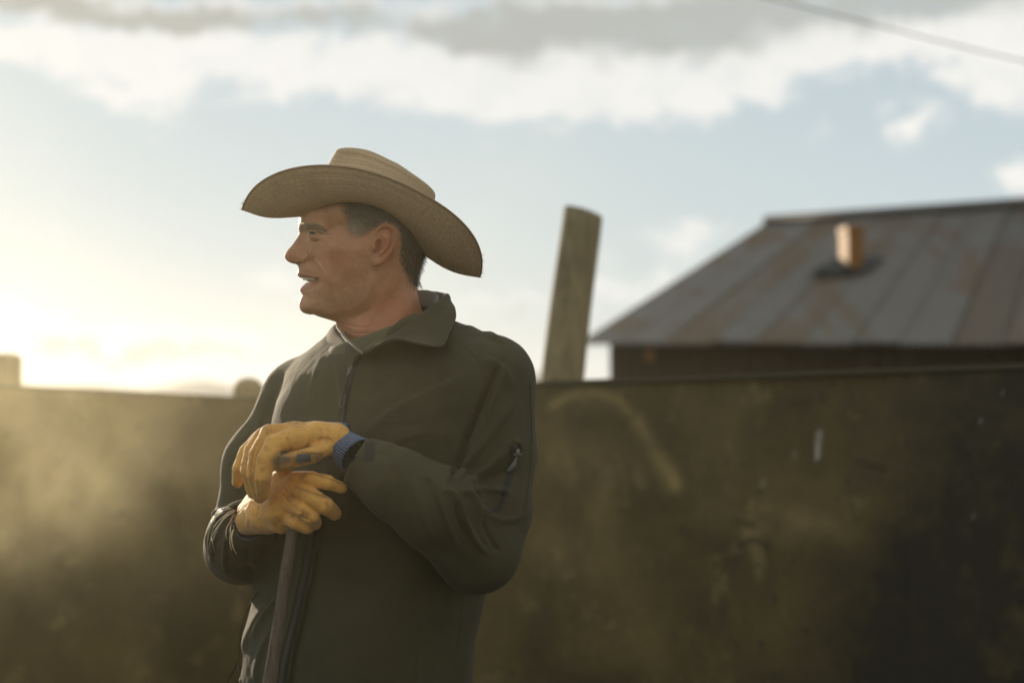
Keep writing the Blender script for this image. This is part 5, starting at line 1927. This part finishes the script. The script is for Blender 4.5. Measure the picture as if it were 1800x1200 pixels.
p0 = M(522, 880, -.176); p1 = M(512, 950, -.178); p2 = M(474, 1205, -.20)
dirs = (p2 - p1) / (p1[2] - p2[2])
foot = p1 + dirs * (p1[2] - .22)
shovel = empty('shovel', (foot[0], foot[1], 0))
tag(shovel, 'long worn wooden tool shaft held upright under both gloves', 'shovel')
Pn = np.array([p1 - dirs * .05 + (foot - p1 + dirs * .05) * t for t in np.linspace(0, 1, 90)])
Pn = Pn + .0015 * np.c_[vnoise(Pn * 14, 3), vnoise(Pn * 14, 4), np.zeros(90)]
rr = (.0070 + .0024 * np.clip(np.linspace(0, 1, 90) * 4, 0, 1)) * (1 + .03 * vnoise(Pn * 30, 9))
mesh_obj('shaft', *tube(Pn, rr, 20), new_mat('old_wood', (.2, .15, .1), .85, shaft_b), shovel)
bl = []
Vb_ = []
for i in range(12):
    for j in range(9):
        u = (j - 4) / 4; t = i / 11
        w = .105 * (1 - .75 * max(0, t - .55) / .45 * abs(1)) if t > .55 else .105
        Vb_.append([foot[0] + u * w, foot[1] - .02 + .028 * u * u, .27 * (1 - t) + .0])
Vb_ = np.array(Vb_) + np.array([0, 0, .005])
stl = new_mat('shovel_steel', (.15, .13, .11), .5, None, Metallic=.7)
bo = mesh_obj('blade', Vb_, grid_faces(12, 9), stl, shovel)
md = bo.modifiers.new('t', 'SOLIDIFY'); md.thickness = .003
mesh_obj('socket', *tube([foot + [0, 0, .16], foot + [0, 0, .02], foot + [0, -.015, -.02]], [.018, .02, .015], 14), stl, shovel)

# ---------------------------------------------------------------- air
def air():
    # general haze that softens the far hills
    v, f = box((-4200, -300, -1.0), (4200, 4300, 95))
    m = bpy.data.materials.new('haze_air'); m.use_nodes = True
    nt = NT(m.node_tree); nt.n.remove(nt.n['Principled BSDF'])
    pv = nt.n.new('ShaderNodeVolumePrincipled')
    pv.inputs['Color'].default_value = (.86, .90, .94, 1)
    pv.inputs['Density'].default_value = HAZE
    pv.inputs['Anisotropy'].default_value = .45
    nt.l.new(pv.outputs[0], nt.n['Material Output'].inputs['Volume'])
    tag(mesh_obj('haze', v, f, m, smooth=False), kind='stuff')
    # dust stirred up in the yard, thicker in swirls low beside the man
    v, f = box((-6, -1.2, .01), (4.5, 7.2, 3.4))
    m = bpy.data.materials.new('dust_air'); m.use_nodes = True
    nt = NT(m.node_tree); nt.n.remove(nt.n['Principled BSDF'])
    pv = nt.n.new('ShaderNodeVolumePrincipled')
    pv.inputs['Color'].default_value = (.95, .88, .60, 1)
    pv.inputs['Anisotropy'].default_value = .76
    o = nt.coord('Object')
    x, y, z = nt.sep(o)
    n1 = nt.noise(nt.map(o, (1.0, .6, 1.1)), 1.6, 5, .6, .8)
    n2 = nt.noise(nt.map(o, (1.3, .8, 1.0)), 6.5, 3, .6, 1.2)
    def blob(cx, cy_, cz, sx, sy, sz):
        a = nt.mul(nt.add(x, -cx), 1 / sx); b = nt.mul(nt.add(y, -cy_), 1 / sy); c = nt.mul(nt.add(z, -cz), 1 / sz)
        return nt.m('EXPONENT', nt.mul(nt.add(nt.add(nt.mul(a, a), nt.mul(b, b)), nt.mul(c, c)), -1))
    sw = nt.mul(nt.ss(nt.add(nt.mul(n1, .6), nt.mul(n2, .4)), .47, .58), 1.0)
    plume = nt.add(blob(-.98, 3.4, 1.20, .36, .6, .24), nt.mul(blob(-1.75, 4.2, 1.42, .7, 1.0, .34), .3))
    height = nt.ss(z, 1.5, 2.0, 1.0, .08)
    edge = nt.mul(nt.mul(nt.ss(nt.m('ABSOLUTE', nt.add(x, .75)), 3.2, 5.1, 1, 0), nt.ss(nt.m('ABSOLUTE', nt.add(y, -3.0)), 3.2, 4.1, 1, 0)), nt.ss(z, 2.6, 3.35, 1, 0))
    low = nt.ss(z, 1.14, 1.50, .02, 1.0)
    side = nt.ss(x, -1.5, .9, 1.5, .16)
    back_ = nt.ss(y, 2.2, 3.0, 1.1, .62)  # denser in front of the man, standing in for lens veil
    d = nt.add(nt.mul(nt.mul(nt.mul(nt.mul(height, edge), nt.mul(low, side)), back_), DUST), nt.mul(nt.mul(plume, sw), PLUME))
    d = nt.mul(d, nt.ss(nt.add(nt.mul(n1, .6), nt.mul(n2, .4)), .40, .60, .65, 1.35))
    nt.l.new(d, pv.inputs['Density'])
    nt.l.new(pv.outputs[0], nt.n['Material Output'].inputs['Volume'])
    tag(mesh_obj('dust_cloud', v, f, m, smooth=False), 'golden sunlit dust hanging in the yard beside the man', 'dust', kind='stuff')


HAZE, DUST, PLUME = .00010, .0085, .11
air()
